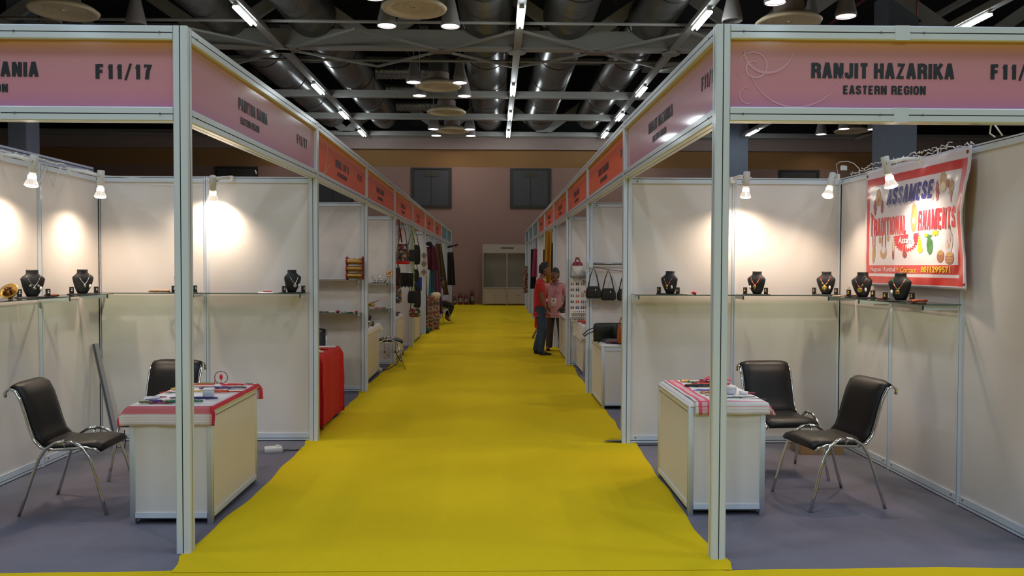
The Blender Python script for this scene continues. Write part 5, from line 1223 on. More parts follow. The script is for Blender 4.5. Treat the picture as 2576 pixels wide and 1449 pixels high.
mb = MB().rbox(.25,.33,-.02,.02,.02,.07,.01)
for k in range(4): mb.tube([(.32,-.015+.01*k,.03+.012*k),(.38,-.015+.01*k,.035+.018*k),(.41,-.015+.01*k,.02+.022*k)],.008,6)
mb.tube([(.28,0,.03),(.33,0,-.01),(.36,0,-.03)],.009,6).build('hand', BLACKP, t)
FLOR = bpy.data.materials.new('floral_upholstery'); FLOR.use_nodes = True; patch_mat(FLOR, 22, [(.28,.16,.10),(.20,.04,.03),(.36,.27,.20),(.10,.07,.04),(.42,.30,.22)])
for n, (x, y, h_, lb) in enumerate(((-1.40,20.6,.86,'tall rolled floral rug standing by the sixth aisle post'),(-1.28,21.1,.92,'thick rolled floral rug with a pale top, nearest the aisle'),(-1.50,20.3,.80,'dark rolled rug behind the floral ones'))):
    t = thing('rolled_rug', lb, 'rug', (x,y,0)); MB().lathe([(.085,0),(.10,.1),(.10,h_-.08),(.085,h_)],18).build('roll', FLOR, t)
    MB().lathe([(.10,h_-.10),(.125,h_-.05),(.12,h_+.02),(.06,h_+.05),(.0,h_+.03)],18,caps=False).build('folded_top', CREAMB if n == 1 else BROWNB, t)
tag(MB().ball((0,0,.08),.09,10,sc_=(1,.8,.9)).build('teal_bundle', mat('teal_bundle',(.01,.10,.09),.8), loc=(-1.42,19.85,0)), 'small teal bundle on the floor by the rolled rugs', 'bundle')
tag(MB().rbox(-.14,.14,-.16,.16,0,.34,.02).build('white_box', WHITEP, loc=(-1.48,22.3,0)), 'pale box on the floor beside the seated person', 'box')

# ------------------------------------------------------------------ HANDBAG ROW
t = thing('hanging_rail','grey metal rail the crochet handbags hang from','rail', (1.50,10.42,1.685))
MB().tube([(0,0,0),(.92,0,0)],.016,10).build('bar', mat('dull_steel',(.22,.22,.23),.35,.8), t)
for x in (-.03,.90): MB().box(x-.02,x+.02,-.02,.115,-.045,.03).build('bracket', WHITE_AL, t)
tag(MB().tube([(1.50,10.38,1.65),(1.7,10.38,1.61),(1.95,10.38,1.585)],.004,6).build('red_string', MARB), 'thin red string sagging under the handbag rail', 'string')
CRO = mat('black_crochet',(.016,.014,.014),.8,noise=.5,nscale=60,bump=.8,bscale=90); DOTM = mat('gold_thread_dots',(.20,.15,.09),.6)
for n, (x, zt, hs, lb) in enumerate(((1.50,1.40,1.645,'black crochet handbag with gold dots nearest the aisle'),(1.69,1.375,1.612,'black crochet handbag in the middle of the rail'),(1.90,1.37,1.592,'black crochet handbag half hidden by the white post'))):
    t = handbag('crochet_handbag', lb, 'handbag', x, 10.38, zt, .20, .155, .10, CRO, hs, BLACKC, rz=0, round_=.5)
    mb = MB()
    for r_ in range(3):
        for c_ in range(6): mb.ball((-.065+.026*c_+.013*(r_%2), -.052, -.06-.026*r_), .0045, 6)
    mb.build('dots', DOTM, t)
    MB().lathe([(0,0),(.008,0),(.008,.003),(0,.003)],10,M=T(.02,-.056,-.045)@RX(PI/2)).build('button', WHITEP, t)
def leather_bag(lb, x, y, w_, h_, rz, m, handle=True):
    t = thing('leather_handbag', lb, 'handbag', (x,y,.757), rz)
    mb = MB().rbox(-w_/2,w_/2,-.05,.05,0,h_,.035); mb.build('body', m, t)
    if handle: MB().tube([(-w_/2+.01,0,h_*.75),(-w_/2-.07,-.01,h_*.62),(-w_/2-.13,-.02,h_*.38),(-w_/2-.12,-.02,h_*.28),(-w_/2-.06,-.01,h_*.45),(-w_/2+.01,0,h_*.55)],.012,8,flat=(.5,1.3)).build('handle', m, t)
    MB().tube([(w_*.2,-.055,h_*.85),(w_*.16,-.06,h_*.6),(w_*.2,-.055,h_*.4)],.005,6).build('clasp', SILVER, t)
    return t
BLKL = mat('black_leather',(.012,.014,.013),.5)
leather_bag('black leather handbag with a side loop on the counter', 1.60,9.72,.36,.22,.10,BLKL)
leather_bag('black leather handbag half behind the first one', 1.80,9.62,.32,.20,.05,BLKL,False)
for i, (x, y, m, lb) in enumerate(((1.60,9.55,mat('charcoal_wool',(.05,.05,.055),.9),'charcoal folded scarf before the black handbags'),(1.68,9.50,mat('grey_wool',(.14,.12,.13),.9),'grey folded scarf before the black handbags'),(1.62,9.42,mat('rose_grey_wool',(.18,.09,.09),.9),'rose grey folded scarf at the counter edge'),(1.74,9.44,MARB,'maroon striped folded scarf by the post'),(1.80,9.52,BLACKC,'black folded scarf under the orange bag'))):
    mb = MB()
    for k in range(4): mb.tube([(-.09,.02*k-.03,.018),(-.03,.02*k-.035,.032),(.03,.02*k-.03,.03),(.09,.02*k-.035,.016)],.016,8)
    tag(mb.build('folded_scarf', m, loc=(x,y,.757), rotz=-.4+.1*i), lb, 'scarf')
t = handbag('orange_bag','glossy orange brown bag half hidden by the white post','handbag', 1.72,9.36,.985,.14,.215,.08, mat('orange_leather',(.40,.09,.02),.3), 1.10, None, rz=0, round_=.5)
# booth with the earrings
t = thing('earring_pegboard','white pegboard hung with pairs of earrings','display board', (1.62,13.42,.80))
MB().box(-.14,.20,0,.012,0,.66).build('board', WHITEP, t)
EC = [(.30,.10,.12),(.02,.02,.02),(.35,.14,.10),(.28,.02,.04),(.04,.04,.05),(.28,.06,.10),(.18,.16,.2),(.50,.25,.25),(.45,.38,.25),(.12,.01,.04),(.60,.10,.04),(.25,.24,.24),(.30,.02,.03),(.05,.12,.22)]
i = 0
for r_ in range(5):
    for c_ in range(3):
        m = mat('earring_tone_%d' % (i % len(EC)), EC[i % len(EC)], .4)
        if (r_, c_) != (1, 2):
            mb = MB()
            for s in (-1, 1):
                x = -.10 + .085*c_ + s*.016; z = .60 - .098*r_
                mb.tube([(x,-.008,z),(x,-.008,z-.02)],.003,5).ball((x,-.010,z-.038),.013,8,sc_=(.8,.4,1.7))
            mb.build('earring_pair', m, t)
        i += 1
t = thing('earring_stand','small white tiered stand full of coloured earrings','display stand', (1.60,13.05,.765))
MB().box(-.13,.13,.03,.04,0,.20).build('back_board', WHITEP, t)
for k in range(3):
    MB().box(-.13,.13,-.03,.03,.01+.065*k,.018+.065*k).build('tier', WHITEP, t)
    for c_ in range(7): MB().ball((-.105+.035*c_,-.02,.032+.065*k),.012,6,sc_=(.7,.6,1.3)).build('earring', mat('earring_tone_%d' % ((k*5+c_) % len(EC)), EC[(k*5+c_) % len(EC)], .4), t)
shelf('glass shelf under the white bust with the red choker', [(1.50,2.44,13.24,13.53)], 1.50, [(1.53,13.52,0,-1),(2.4,13.52,0,-1)])
t = thing('white_bust','white display bust shaped like a shield, wearing a dark red choker','necklace display', (1.60,13.38,1.503))
prof = [(.018,.012,0),(.04,.02,.02),(.062,.03,.06),(.078,.035,.11),(.084,.035,.16),(.080,.032,.19),(.06,.03,.205),(.035,.028,.22),(.028,.026,.28),(.0,.0,.285)]
n = 20; vs = [(a*math.cos(2*PI*k/n), b_*math.sin(2*PI*k/n), z) for a, b_, z in prof for k in range(n)]
MB().add(vs, [(i*n+k, i*n+(k+1)%n, (i+1)*n+(k+1)%n, (i+1)*n+k) for i in range(len(prof)-1) for k in range(n)], 0, True).build('form', WHITEP, t)
t = thing('red_choker','wide dark red tiered choker on the white bust','necklace', (1.60,13.38,1.503))
MB().lathe([(.090,.165),(.080,.20),(.055,.222),(.044,.235),(.038,.27)],20,caps=False,sy=.55).build('collar', MARB, t); MB().lathe([(.040,.26),(.034,.275),(.030,.30)],16,caps=False,sy=.9).build('band', BROWNB, t)
tag(MB().lathe([(.0,0),(.05,.02),(.06,.08),(.03,.13),(.0,.14)],16,caps=False).build('white_bust_small', WHITEP, loc=(1.83,13.38,1.503)), 'second pale bust cut off by the post', 'necklace display')
t = thing('drawer_tower','small tower of dark and orange boxes beside the earring stand','box stack', (1.76,13.2,.765))
for k, m in enumerate((MARB, mat('dark_brown_box',(.04,.02,.02),.6), ORB)): MB().box(-.05,.09,-.05,.05,.085*k,.085*k+.075).build('box', m, t)
for k in range(3):
    tag(MB().tube([(1.74+.02*k-.05,13.38,1.42-.17*k),(1.78,13.38,1.36-.17*k),(1.84,13.38,1.33-.17*k)],.012,8).build('arched_necklace', (BROWNB, REDB, GRYB)[k]), ('brown','red','grey')[k]+' stiff necklace arched on the pegboard edge', 'necklace')
for i, (x, y, m, c) in enumerate(((1.62,12.9,ORB,'orange'),(1.72,12.8,MARB,'maroon'),(1.63,12.6,REDB,'red'),(1.74,12.55,BLKB,'black'),(1.68,12.45,PURB,'purple'))):
    trinket('bead_bundle','%s bead bundle on the white cloth before the pegboard' % c,'necklace',(x,y,.765),coil(.06,.03,.009,turns=2,n=40,jag=.008,sd=i+120,rise=.01),m,i*.6)
tag(MB().lathe([(.05,0),(.10,.05),(.10,.06),(.04,.01),(.0,.01)],20,caps=False).build('pink_bowl', mat('pink_red_plastic',(.40,.03,.06),.4), loc=(1.76,12.35,.765)), 'pink red bowl on the white cloth beside the post', 'bowl')
for i, y in enumerate((14.4, 14.65, 14.9)): trinket('bead_strand',('pink','red','cream')[i]+' strand on the counter behind the man in pink','necklace',(1.58,y,.757),coil(.05,.08,.006,turns=2,n=40,jag=.006,sd=i+140,rise=.008),(REDB,MARB,CREAMB)[i])
for z, lb in ((1.16,'upper white shelf behind the man in pink'),(.90,'lower white shelf behind the man in pink')):
    tag(MB().box(1.50,2.4,16.2,16.53,z,z+.02).build('white_shelf', WHITEP), lb, 'shelf')
trinket('brown_bangle','brown bangle on the upper white shelf behind the man in pink','bangle',(1.62,16.32,1.18),coil(.06,.04,.012),BROWNB)
# cloths and garments by the far posts of this row
shawl('golden_cloth','long golden yellow cloth hanging beside the two standing men', 1.40,17.6,2.42,.95,.24, mat('golden_satin',(.55,.26,.02),.4), rz=-.4, folds=4)
shawl('black_garment','black garment beside the golden cloth', 1.50,17.2,2.15,1.0,.20, BLACKC, rz=-.4)
shawl('black_scarf','narrow black scarf before the golden cloth', 1.44,19.3,2.05,1.3,.16, BLACKC, rz=-.4)
shawl('patterned_strip','black and gold patterned strip below the narrow scarf', 1.43,19.9,1.75,1.1,.12, mat('black_gold_print',(.10,.07,.03),.6,noise=.8,nscale=30), rz=-.4)
shawl('pink_shawl','pink shawl on a hanger near the teal signs', 1.42,23.0,2.15,1.35,.30, mat('pink_fabric',(.36,.05,.13),.8), rz=-.4)
shawl('dark_shawl','dark shawl beside the pink one', 1.36,23.6,2.15,1.0,.22, mat('near_black_fabric',(.02,.012,.01),.85), rz=-.4)
shawl('floral_curtain','grey and red floral cloth at the far end of the handbag row', 1.38,28.8,1.65,.70,.30, FLOR, rz=-.2)
tag(MB().tube([(1.42,23.0,2.46),(1.42,23.0,2.18),(1.36,23.0,2.13)],.008,6).build('hanger', GRYB), 'wire hanger above the pink shawl', 'hanger')
t = thing('red_bag_pile','heap of red and white shopping bags behind the man in red','bags', (1.30,18.6,0))
for i, (x, y, h_, m) in enumerate(((-.02,0,.62,RED),(.10,.1,.75,MARB),(.02,-.2,.5,REDB))): MB().rbox(x-.12,x+.12,y-.09,y+.09,.25 if i < 2 else .05,.25+h_*.8,.04).build('bag', m, t)
MB().rbox(-.10,.06,-.12,-.05,.62,.78,.02).build('white_bag', WHITEP, t); MB().rbox(-.06,.10,-.13,-.05,.5,.62,.02).build('black_bag', BLACKC, t)
for s in (-1,1):
    for q in (-1,1): MB().tube([(s*.06,q*.1,.28),(s*.13-.06,q*.14,.0)],.014,8).build('stand_leg', mat('grey_wood',(.22,.17,.12),.6), t)
tag(MB().box(-.03,.03,-.008,.008,0,1.0).build('perforated_strip', mat('dotted_strip',(.32,.30,.28),.6,noise=.6,nscale=40), loc=(1.45,17.35,.0)), 'pale dotted strip standing between the men at the post', 'strip')

# ------------------------------------------------------------------ KIOSK AND EXTINGUISHERS AT THE BACK WALL
KW = mat('kiosk_white_panel',(.46,.38,.30),.5)
t = thing('kiosk','white two bay kiosk reading CYBER KIOSK against the back wall','kiosk', (-.24,34.1,0))
for i, x in enumerate((0,1.0,2.0)): MB().box(x-.02,x+.02,-.02,.02,0,2.56).build('post', KW, t)
MB().box(0.0,2.0,-.026,-.021,2.2,2.56).build('fascia', KW, t)
stroke_text('CYBER KIOSK', .735, 2.37, .55, .078, t, INK, y=-.028)
for i in (0,1):
    MB().box(i+.02,i+.98,.45,.47,.75,2.2).build('back_panel', mat('kiosk_grey_panel',(.22,.19,.14),.6), t)
    MB().box(i+.02,i+.98,.0,.5,.72,.75).build('worktop', KW, t)
    d = MB().box(i+.02,i+.98,.02,.04,.06,.72).build('cupboard_front', KW, t)
    for q in (0,1):
        dd = MB().box(i+.04+q*.47,i+.49+q*.47,.004,.02,.08,.70).build('cupboard_door', KW, t)
        MB().ball((i+.44+q*.10,-.002,.42),.012,8).build('knob', SLOT, dd)
MB().box(-.02,.0,.0,.5,0,2.56).build('side_panel', KW, t); MB().box(2.0,2.02,.0,.5,0,2.56).build('side_panel', KW, t)
ER = mat('extinguisher_red',(.16,.012,.010),.4)
for n, (x, h_, r_, lb) in enumerate(((-1.45,.30,.07,'shortest red fire extinguisher, nearest the red table row'),(-1.20,.42,.09,'red fire extinguisher second from the red table row'),(-.96,.38,.08,'red fire extinguisher third along the back wall'),(-.70,.55,.075,'tallest red fire extinguisher with a black horn'))):
    t = thing('fire_extinguisher', lb, 'fire extinguisher', (x,34.6,0))
    MB().lathe([(r_*.9,0),(r_,.02),(r_,h_*.8),(r_*.8,h_*.93),(r_*.35,h_),(r_*.3,h_+.04)],20).build('cylinder', ER, t)
    MB().lathe([(r_+.002,h_*.3),(r_+.002,h_*.68)],20,caps=False).build('paper_label', mat('faded_label',(.30,.22,.2),.6), t)
    MB().box(-.05,.07,-.012,.012,h_+.05,h_+.065).box(-.01,.01,-.01,.01,h_+.03,h_+.055).build('valve_handle', BLACKP, t)
    MB().tube([(.0,-.0,h_+.04),(-.07,-.05,h_+.05),(-.10,-.09,h_-.02),(-.09,-.10,h_*.4)],.010,8).build('hose', BLACKP, t)
    if n == 3: MB().lathe([(.012,.40),(.03,.22),(.055,.02)],14,M=T(-.09,-.12,0),caps=False).build('horn', BLACKP, t)

# ------------------------------------------------------------------ PEOPLE
def skin_mesh(name, joints, bones, m, parent, subs=2, root='pelvis'):
    names = list(joints); me = bpy.data.meshes.new(name); me.from_pydata([joints[k][0] for k in names], [(names.index(a), names.index(b)) for a, b in bones], []); me.update()
    o = bpy.data.objects.new(name, me); COL.objects.link(o); o.parent = parent
    md = o.modifiers.new('skin', 'SKIN'); md.use_smooth_shade = True; md.branch_smoothing = .5
    sl = me.skin_vertices[0] if me.skin_vertices else None
    if sl is None:
        bpy.context.view_layer.objects.active = o
        me.attributes  # a skin layer appears with the modifier
    for i, k in enumerate(names):
        r = joints[k][1]; me.skin_vertices[0].data[i].radius = r if isinstance(r, tuple) else (r, r)
        me.skin_vertices[0].data[i].use_root = (k == root)
    s = o.modifiers.new('sub', 'SUBSURF'); s.levels = subs; s.render_levels = subs
    me.materials.append(m)
    return o
def head(parent, c, yaw, hairlen=.03, moustache=False, s=1.0, pitch=0.0):
    """a face with eyes, nose, mouth, ears and hair; looks along local -y before the turn"""
    M = T(*c) @ RZ(yaw) @ RX(pitch) @ Matrix.Scale(s, 4)
    n = 24; prof = [(.030,-.118,.030,-.052),(.046,-.105,.046,-.040),(.058,-.080,.064,-.022),(.067,-.045,.082,-.006),(.072,-.005,.092,.004),(.075,.035,.096,.008),(.072,.070,.090,.010),(.058,.100,.072,.010),(.034,.118,.042,.010),(.004,.124,.006,.010)]
    vs = [(a*math.cos(2*PI*k/n), yo + b*math.sin(2*PI*k/n), z) for a, z, b, yo in prof for k in range(n)]
    fs = [(i*n+k, i*n+(k+1)%n, (i+1)*n+(k+1)%n, (i+1)*n+k) for i in range(len(prof)-1) for k in range(n)] + [tuple(range(n))[::-1]]
    mb = MB().add(vs, fs, 0, True, M)
    mb.add([(0,-.094,.020),(-.010,-.092,-.012),(.010,-.092,-.012),(0,-.112,-.020),(-.017,-.088,-.030),(.017,-.088,-.030),(0,-.088,-.034)],[(0,1,3),(0,3,2),(1,4,3),(3,5,2),(4,6,3),(3,6,5)],0,True,M)
    for q in (-1,1): mb.lathe([(.004,-.006),(.020,-.005),(.022,.0),(.012,.006),(.0,.006)],12,M=M@T(q*.076,.012,-.005)@RY(q*PI/2)@Matrix.Diagonal((1.5,.9,1,1)))
    hd = mb.build('head', SKIN, parent)
    LIP = mat('brown_lip',(.16,.045,.035),.5); EW = mat('eye_white',(.6,.58,.55),.3); 
    MB().ball((0,0,0),.018,10,sc_=(1.15,.35,.30)).build('mouth', LIP, hd).matrix_local = M @ T(0,-.082,-.058)
    for q in (-1,1):
        MB().ball((0,0,0),.011,10,sc_=(1.2,.5,.62)).build('eye', EW, hd).matrix_local = M @ T(q*.030,-.084,.012)
        MB().ball((0,0,0),.0055,8,sc_=(1,.5,1)).build('iris', HAIR, hd).matrix_local = M @ T(q*.030,-.090,.012)
        MB().ball((0,0,0),.019,8,sc_=(1.1,.3,.22)).build('eyebrow', HAIR, hd).matrix_local = M @ T(q*.031,-.090,.034)
    if moustache: MB().ball((0,0,0),.028,10,sc_=(1.1,.3,.28)).build('moustache', HAIR, hd).matrix_local = M @ T(0,-.090,-.044)
    hp = [(.050,-.075,.040,.058),(.064,-.050,.055,.052),(.073,-.015,.070,.044),(.0765,.020,.086,.030),(.0775,.045,.098,.018),(.0765,.070,.100,.012),(.066,.100,.085,.010),(.052,.124,.066,.008),(.030,.138,.040,.008),(.004,.142,.006,.008)]
    vs = []
    for a, z, b, yo in hp:
        for k in range(n):
            q = 2*PI*k/n; y = yo + b*math.sin(q); x = a*math.cos(q)
            lim = .012 if z < -.01 else -.02 if z < .03 else -.070 if z < .06 else -9
            fr = z + (.012*math.sin(3*q+1) if z > .02 else 0)
            if y < lim: y = lim; fr += .012; x *= .93 if z < .06 else 1
            kk = 1 if z < .11 else 0
            vs.append((x*(1+.03*kk*math.sin(9*q+z*60)), y*(1+.02*kk*math.sin(11*q+z*90)), fr + .003*kk*math.sin(5*q+z*80)))
    m_ = len(hp)
    MB().add(vs, [(i*n+k, i*n+(k+1)%n, (i+1)*n+(k+1)%n, (i+1)*n+k) for i in range(m_-1) for k in range(n)], 0, True, M).build('hair', HAIR, parent)
    return hd
def hand(parent, wrist, direction, palm_n, s=1.0, curl=.5, m=None):
    """five separate fingers leaving a palm; direction: wrist to fingertips; palm_n: palm normal"""
    d = Vector(direction).normalized(); nn = Vector(palm_n); nn = (nn - d*nn.dot(d)).normalized(); sd = d.cross(nn)
    w0 = Vector(wrist); mb = MB()
    mb.tube([w0, w0+d*.03*s, w0+d*.065*s, w0+d*.088*s],[.022*s,.030*s,.034*s,.026*s],10,flat=(.62,1.15))
    for i, (off, L) in enumerate(((-.028,.062),(-.010,.072),(.009,.068),(.026,.052))):
        p = w0 + d*.082*s + sd*off*s; q1 = p + (d*math.cos(curl*.4) + nn*math.sin(curl*.4))*L*.45*s; q2 = q1 + (d*math.cos(curl) + nn*math.sin(curl))*L*.32*s; q3 = q2 + (d*math.cos(curl*1.6) + nn*math.sin(curl*1.6))*L*.26*s
        mb.tube([p,q1,q2,q3],[.0092*s,.0085*s,.0078*s,.0055*s],8)
    p = w0 + d*.025*s - sd*.026*s; q1 = p + (d*.6 - sd*.6 + nn*.35).normalized()*.036*s; q2 = q1 + (d*.85 - sd*.15 + nn*.4).normalized()*.030*s
    mb.tube([p,q1,q2],[.013*s,.0105*s,.007*s],8)
    return mb.build('hand', m or SKIN, parent)
def shoe(parent, loc, rz, m, L=.25):
    mb = MB().grid(lambda u, v: ((u-.5)*.085*(.75+.35*math.sin(PI*min(1,v*.9+.1))), -L/2+v*L, .022+.045*math.sin(PI*u)*math.sin(PI*min(1,.25+v*.7))), 12, 14, M=T(*loc)@RZ(rz))
    mb.rbox(-.045,.045,-L/2,L/2,0,.022,.035,M=T(*loc)@RZ(rz)); return mb.build('sandal', m, parent)

REDT = mat('red_tshirt',(.48,.018,.015),.8,noise=.08,nscale=12); JEAN = mat('blue_jeans',(.035,.06,.10),.85,noise=.45,nscale=6); WTRIM = mat('white_trim',(.62,.58,.62),.7)
# man in red: seen from his right side, facing +x and a little away
mr = thing('person','person in a red polo shirt and blue jeans, standing in profile with arms down','person', (1.12,15.15,0), 0)
J = {'pelvis':((-.03,0,.90),(.105,.115)),'belly':((-.03,0,1.02),(.10,.12)),'chest':((-.035,0,1.22),(.115,.145)),'shoulders':((-.04,0,1.37),(.085,.13)),'neck':((-.005,0,1.46),.055),'skull':((.035,0,1.53),.055),
     'rsh':((-.04,-.165,1.36),.058),'rel':((-.02,-.215,1.08),.042),'rwr':((.075,-.205,.84),.028),'lsh':((-.04,.165,1.36),.058),'lel':((.0,.215,1.08),.042),'lwr':((.10,.20,.85),.028),
     'rhip':((-.03,-.085,.86),.085),'rkn':((.015,-.095,.48),.056),'ran':((-.03,-.10,.09),.038),'rtoe':((.09,-.11,.035),.032),'lhip':((-.03,.085,.86),.085),'lkn':((.0,.10,.48),.056),'lan':((-.10,.12,.09),.038),'ltoe':((.02,.15,.035),.032)}
BO = [('pelvis','belly'),('belly','chest'),('chest','shoulders'),('shoulders','neck'),('neck','skull'),('shoulders','rsh'),('rsh','rel'),('rel','rwr'),('shoulders','lsh'),('lsh','lel'),('lel','lwr'),('pelvis','rhip'),('rhip','rkn'),('rkn','ran'),('ran','rtoe'),('pelvis','lhip'),('lhip','lkn'),('lkn','lan'),('lan','ltoe')]
skin_mesh('body', J, BO, SKIN, mr)
JS = {'hem':((-.035,0,.775),(.122,.15)),'pelvis':((-.035,0,.86),(.125,.15)),'belly':((-.035,0,1.02),(.125,.155)),'chest':((-.04,0,1.22),(.135,.175)),'shoulders':((-.04,0,1.375),(.095,.15)),'collar':((-.02,0,1.44),.070),'rsh':((-.04,-.175,1.355),.078),'rsl':((-.03,-.205,1.16),.072),'lsh':((-.04,.175,1.355),.078),'lsl':((-.02,.205,1.16),.072)}
skin_mesh('shirt', JS, [('hem','pelvis'),('pelvis','belly'),('belly','chest'),('chest','shoulders'),('shoulders','collar'),('shoulders','rsh'),('rsh','rsl'),('shoulders','lsh'),('lsh','lsl')], REDT, mr)
MB().tube([(-.085,-.03,1.455),(-.07,-.058,1.45),(-.01,-.075,1.43),(.045,-.058,1.40),(.068,0,1.38),(.045,.058,1.40),(-.01,.075,1.43),(-.07,.058,1.45),(-.085,.03,1.455)],.009,8,closed=True,flat=(1.5,.7)).build('collar_trim', WTRIM, mr)
JT = {'pelvis':((-.03,0,.92),(.12,.14)),'rhip':((-.025,-.085,.82),.102),'rkn':((.025,-.095,.48),.076),'ran':((-.025,-.10,.10),.066),'rcuff':((-.02,-.10,.05),.070),'lhip':((-.03,.085,.82),.102),'lkn':((.0,.10,.48),.076),'lan':((-.10,.12,.10),.066),'lcuff':((-.10,.12,.05),.070)}
skin_mesh('jeans', JT, [('pelvis','rhip'),('rhip','rkn'),('rkn','ran'),('ran','rcuff'),('pelvis','lhip'),('lhip','lkn'),('lkn','lan'),('lan','lcuff')], JEAN, mr)
head(mr, (.050,0,1.590), PI/2+.05, pitch=.05, s=.98)
hand(mr, (.075,-.205,.84), (.35,.0,-1), (.9,.3,.2), curl=.6); hand(mr, (.10,.20,.85), (.3,0,-1), (.9,-.3,.2), curl=.6)
MB().tube([(.045,-.24,.90),(.09,-.24,.885),(.115,-.205,.875),(.09,-.17,.885),(.045,-.172,.90)],.007,6,closed=True).build('wrist_thread', mat('dark_red_thread',(.2,.01,.01),.7), mr)
shoe(mr, (.06,-.115,.0), -PI/2+.1, BLACKP); shoe(mr, (-.02,.14,0), -PI/2+.35, BLACKP)

PINKT = mat('pink_shirt_cloth',(.62,.27,.27),.8,noise=.10,nscale=30); BRNT = mat('brown_grey_trousers',(.075,.055,.045),.85)
mp = thing('person','person in a pink short sleeved shirt with an identity card on a lanyard','person', (1.42,15.85,0), -.25)
J2 = {'pelvis':((0,0,.84),(.115,.105)),'belly':((0,-.02,.97),(.125,.115)),'chest':((0,0,1.15),(.145,.105)),'shoulders':((0,.01,1.28),(.12,.08)),'neck':((0,-.005,1.36),.058),'skull':((0,-.02,1.43),.055),
      'rsh':((-.165,.01,1.275),.060),'rel':((-.225,.02,1.03),.044),'rwr':((-.20,-.06,.83),.030),'lsh':((.165,.01,1.275),.060),'lel':((.225,.06,1.03),.044),'lwr':((.15,.14,.88),.030),
      'rhip':((-.09,0,.80),.090),'rkn':((-.10,-.02,.45),.058),'ran':((-.12,.02,.09),.038),'rtoe':((-.14,-.09,.035),.032),'lhip':((.09,0,.80),.090),'lkn':((.12,.0,.45),.058),'lan':((.14,.05,.09),.038),'ltoe':((.17,-.06,.035),.032)}
skin_mesh('body', J2, BO, SKIN, mp)
JS2 = {'hem':((0,-.005,.70),(.155,.138)),'pelvis':((0,-.005,.80),(.150,.135)),'belly':((0,-.025,.97),(.155,.145)),'chest':((0,0,1.15),(.175,.130)),'shoulders':((0,.01,1.285),(.14,.09)),'collar':((0,0,1.345),.070),'rsh':((-.175,.01,1.27),.080),'rsl':((-.22,.015,1.07),.078),'lsh':((.175,.01,1.27),.080),'lsl':((.22,.04,1.07),.078)}
skin_mesh('shirt', JS2, [('hem','pelvis'),('pelvis','belly'),('belly','chest'),('chest','shoulders'),('shoulders','collar'),('shoulders','rsh'),('rsh','rsl'),('shoulders','lsh'),('lsh','lsl')], PINKT, mp)
JT2 = {'pelvis':((0,0,.86),(.13,.12)),'rhip':((-.085,0,.78),.105),'rkn':((-.10,-.02,.45),.082),'ran':((-.12,.02,.10),.072),'rcuff':((-.12,.02,.05),.074),'lhip':((.085,0,.78),.105),'lkn':((.12,0,.45),.082),'lan':((.14,.05,.10),.072),'lcuff':((.14,.05,.05),.074)}
skin_mesh('trousers', JT2, [('pelvis','rhip'),('rhip','rkn'),('rkn','ran'),('ran','rcuff'),('pelvis','lhip'),('lhip','lkn'),('lkn','lan'),('lan','lcuff')], BRNT, mp)
head(mp, (0,-.025,1.485), -.25, moustache=True, s=.97)
hand(mp, (-.20,-.06,.83), (0,-.3,-1), (1,0,0), curl=.6); hand(mp, (.15,.14,.88), (-.5,.5,-.6), (0,1,0), curl=.4)
lan_ = MB().tube([(-.065,.03,1.38),(-.085,-.07,1.30),(-.03,-.135,1.16),(.015,-.165,1.04)],.009,6,flat=(1.6,.4)).tube([(.065,.03,1.38),(.085,-.07,1.30),(.05,-.135,1.16),(.02,-.165,1.04)],.009,6,flat=(1.6,.4)).build('lanyard', mat('lilac_lanyard',(.50,.44,.58),.6), mp)
MB().tube([(-.055,.05,1.375),(-.075,.0,1.36),(-.06,-.055,1.335),(-.02,-.095,1.27)],.014,8,flat=(1.6,.5)).tube([(.055,.05,1.375),(.075,.0,1.36),(.06,-.055,1.335),(.03,-.095,1.27)],.014,8,flat=(1.6,.5)).build('shirt_collar', PINKT, mp)
cd = MB().rbox(-.045,.055,-.178,-.172,.88,1.04,.004).build('identity_card', WHITEP, mp); MB().ball((.0,-.179,.99),.016,8,sc_=(1,.1,1.1)).build('photo_print', BROWNB, cd)
MB().box(.04,.12,-.137,-.130,1.14,1.15).build('pocket_seam', mat('pink_seam',(.35,.14,.15),.8), mp)
for k in range(5): MB().ball((0,-.15+.01*abs(k-2),1.22-.09*k),.005,6).build('button', WTRIM, mp)
shoe(mp, (-.13,-.04,0), .1, mat('brown_leather_sandal',(.14,.05,.03),.5)); shoe(mp, (.15,.0,0), -.15, mat('brown_leather_sandal',(.14,.05,.03),.5))

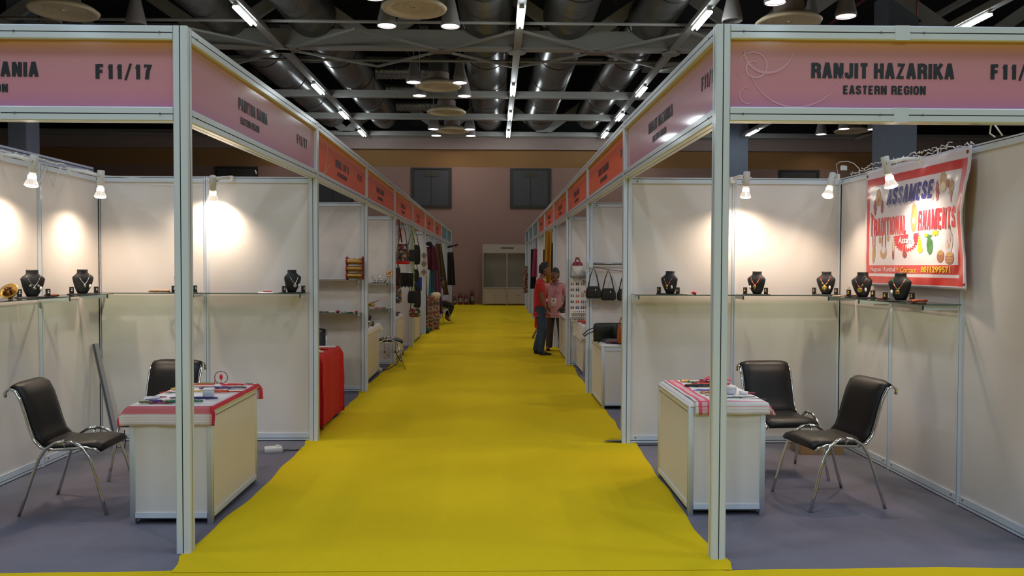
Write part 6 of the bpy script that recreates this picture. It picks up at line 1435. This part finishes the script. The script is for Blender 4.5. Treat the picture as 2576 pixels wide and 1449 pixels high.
LILAC = mat('lilac_shirt_cloth',(.42,.36,.58),.8,noise=.08,nscale=20)
ms = thing('person','person in a lilac shirt and dark trousers sitting on a chrome legged chair','person', (-1.30,23.3,.035), 0)
J3 = {'pelvis':((-.04,0,.52),(.11,.12)),'belly':((-.04,0,.66),(.10,.12)),'chest':((-.02,0,.83),(.10,.14)),'shoulders':((-.01,0,.96),(.08,.12)),'neck':((.01,0,1.03),.05),'skull':((.03,0,1.09),.05),
      'rsh':((-.01,-.15,.94),.055),'rel':((.02,-.20,.70),.040),'rwr':((.18,-.13,.60),.028),'lsh':((-.01,.15,.94),.055),'lel':((.02,.20,.70),.040),'lwr':((.18,.12,.60),.028),
      'rhip':((.02,-.08,.51),.085),'rkn':((.36,-.08,.49),.060),'ran':((.20,-.06,.11),.040),'rtoe':((.28,-.08,.04),.032),'lhip':((.02,.08,.51),.085),'lkn':((.36,.10,.49),.060),'lan':((.13,.10,.13),.040),'ltoe':((.22,.14,.05),.032)}
skin_mesh('body', J3, BO, SKIN, ms)
JS3 = {'pelvis':((-.04,0,.54),(.125,.14)),'belly':((-.04,0,.66),(.12,.14)),'chest':((-.02,0,.83),(.12,.16)),'shoulders':((-.01,0,.965),(.09,.135)),'collar':((.0,0,1.02),.062),'rsh':((-.01,-.16,.935),.072),'rel':((.02,-.20,.70),.056),'rsl':((.13,-.15,.63),.050),'lsh':((-.01,.16,.935),.072),'lel':((.02,.20,.70),.056),'lsl':((.13,.15,.63),.050)}
skin_mesh('shirt', JS3, [('pelvis','belly'),('belly','chest'),('chest','shoulders'),('shoulders','collar'),('shoulders','rsh'),('rsh','rel'),('rel','rsl'),('shoulders','lsh'),('lsh','lel'),('lel','lsl')], LILAC, ms)
JT3 = {'pelvis':((-.04,0,.53),(.12,.135)),'rhip':((.02,-.08,.515),.10),'rkn':((.36,-.08,.495),.080),'ran':((.21,-.06,.17),.062),'lhip':((.02,.08,.515),.10),'lkn':((.36,.10,.495),.080),'lan':((.14,.10,.19),.062)}
skin_mesh('trousers', JT3, [('pelvis','rhip'),('rhip','rkn'),('rkn','ran'),('pelvis','lhip'),('lhip','lkn'),('lkn','lan')], mat('near_black_trousers',(.02,.017,.018),.85), ms)
head(ms, (.04,0,1.145), .75, s=.95)
hand(ms, (.18,-.13,.60), (1,.3,-.2), (0,.2,-1), curl=.4); hand(ms, (.18,.12,.60), (1,-.3,-.2), (0,-.2,-1), curl=.4)
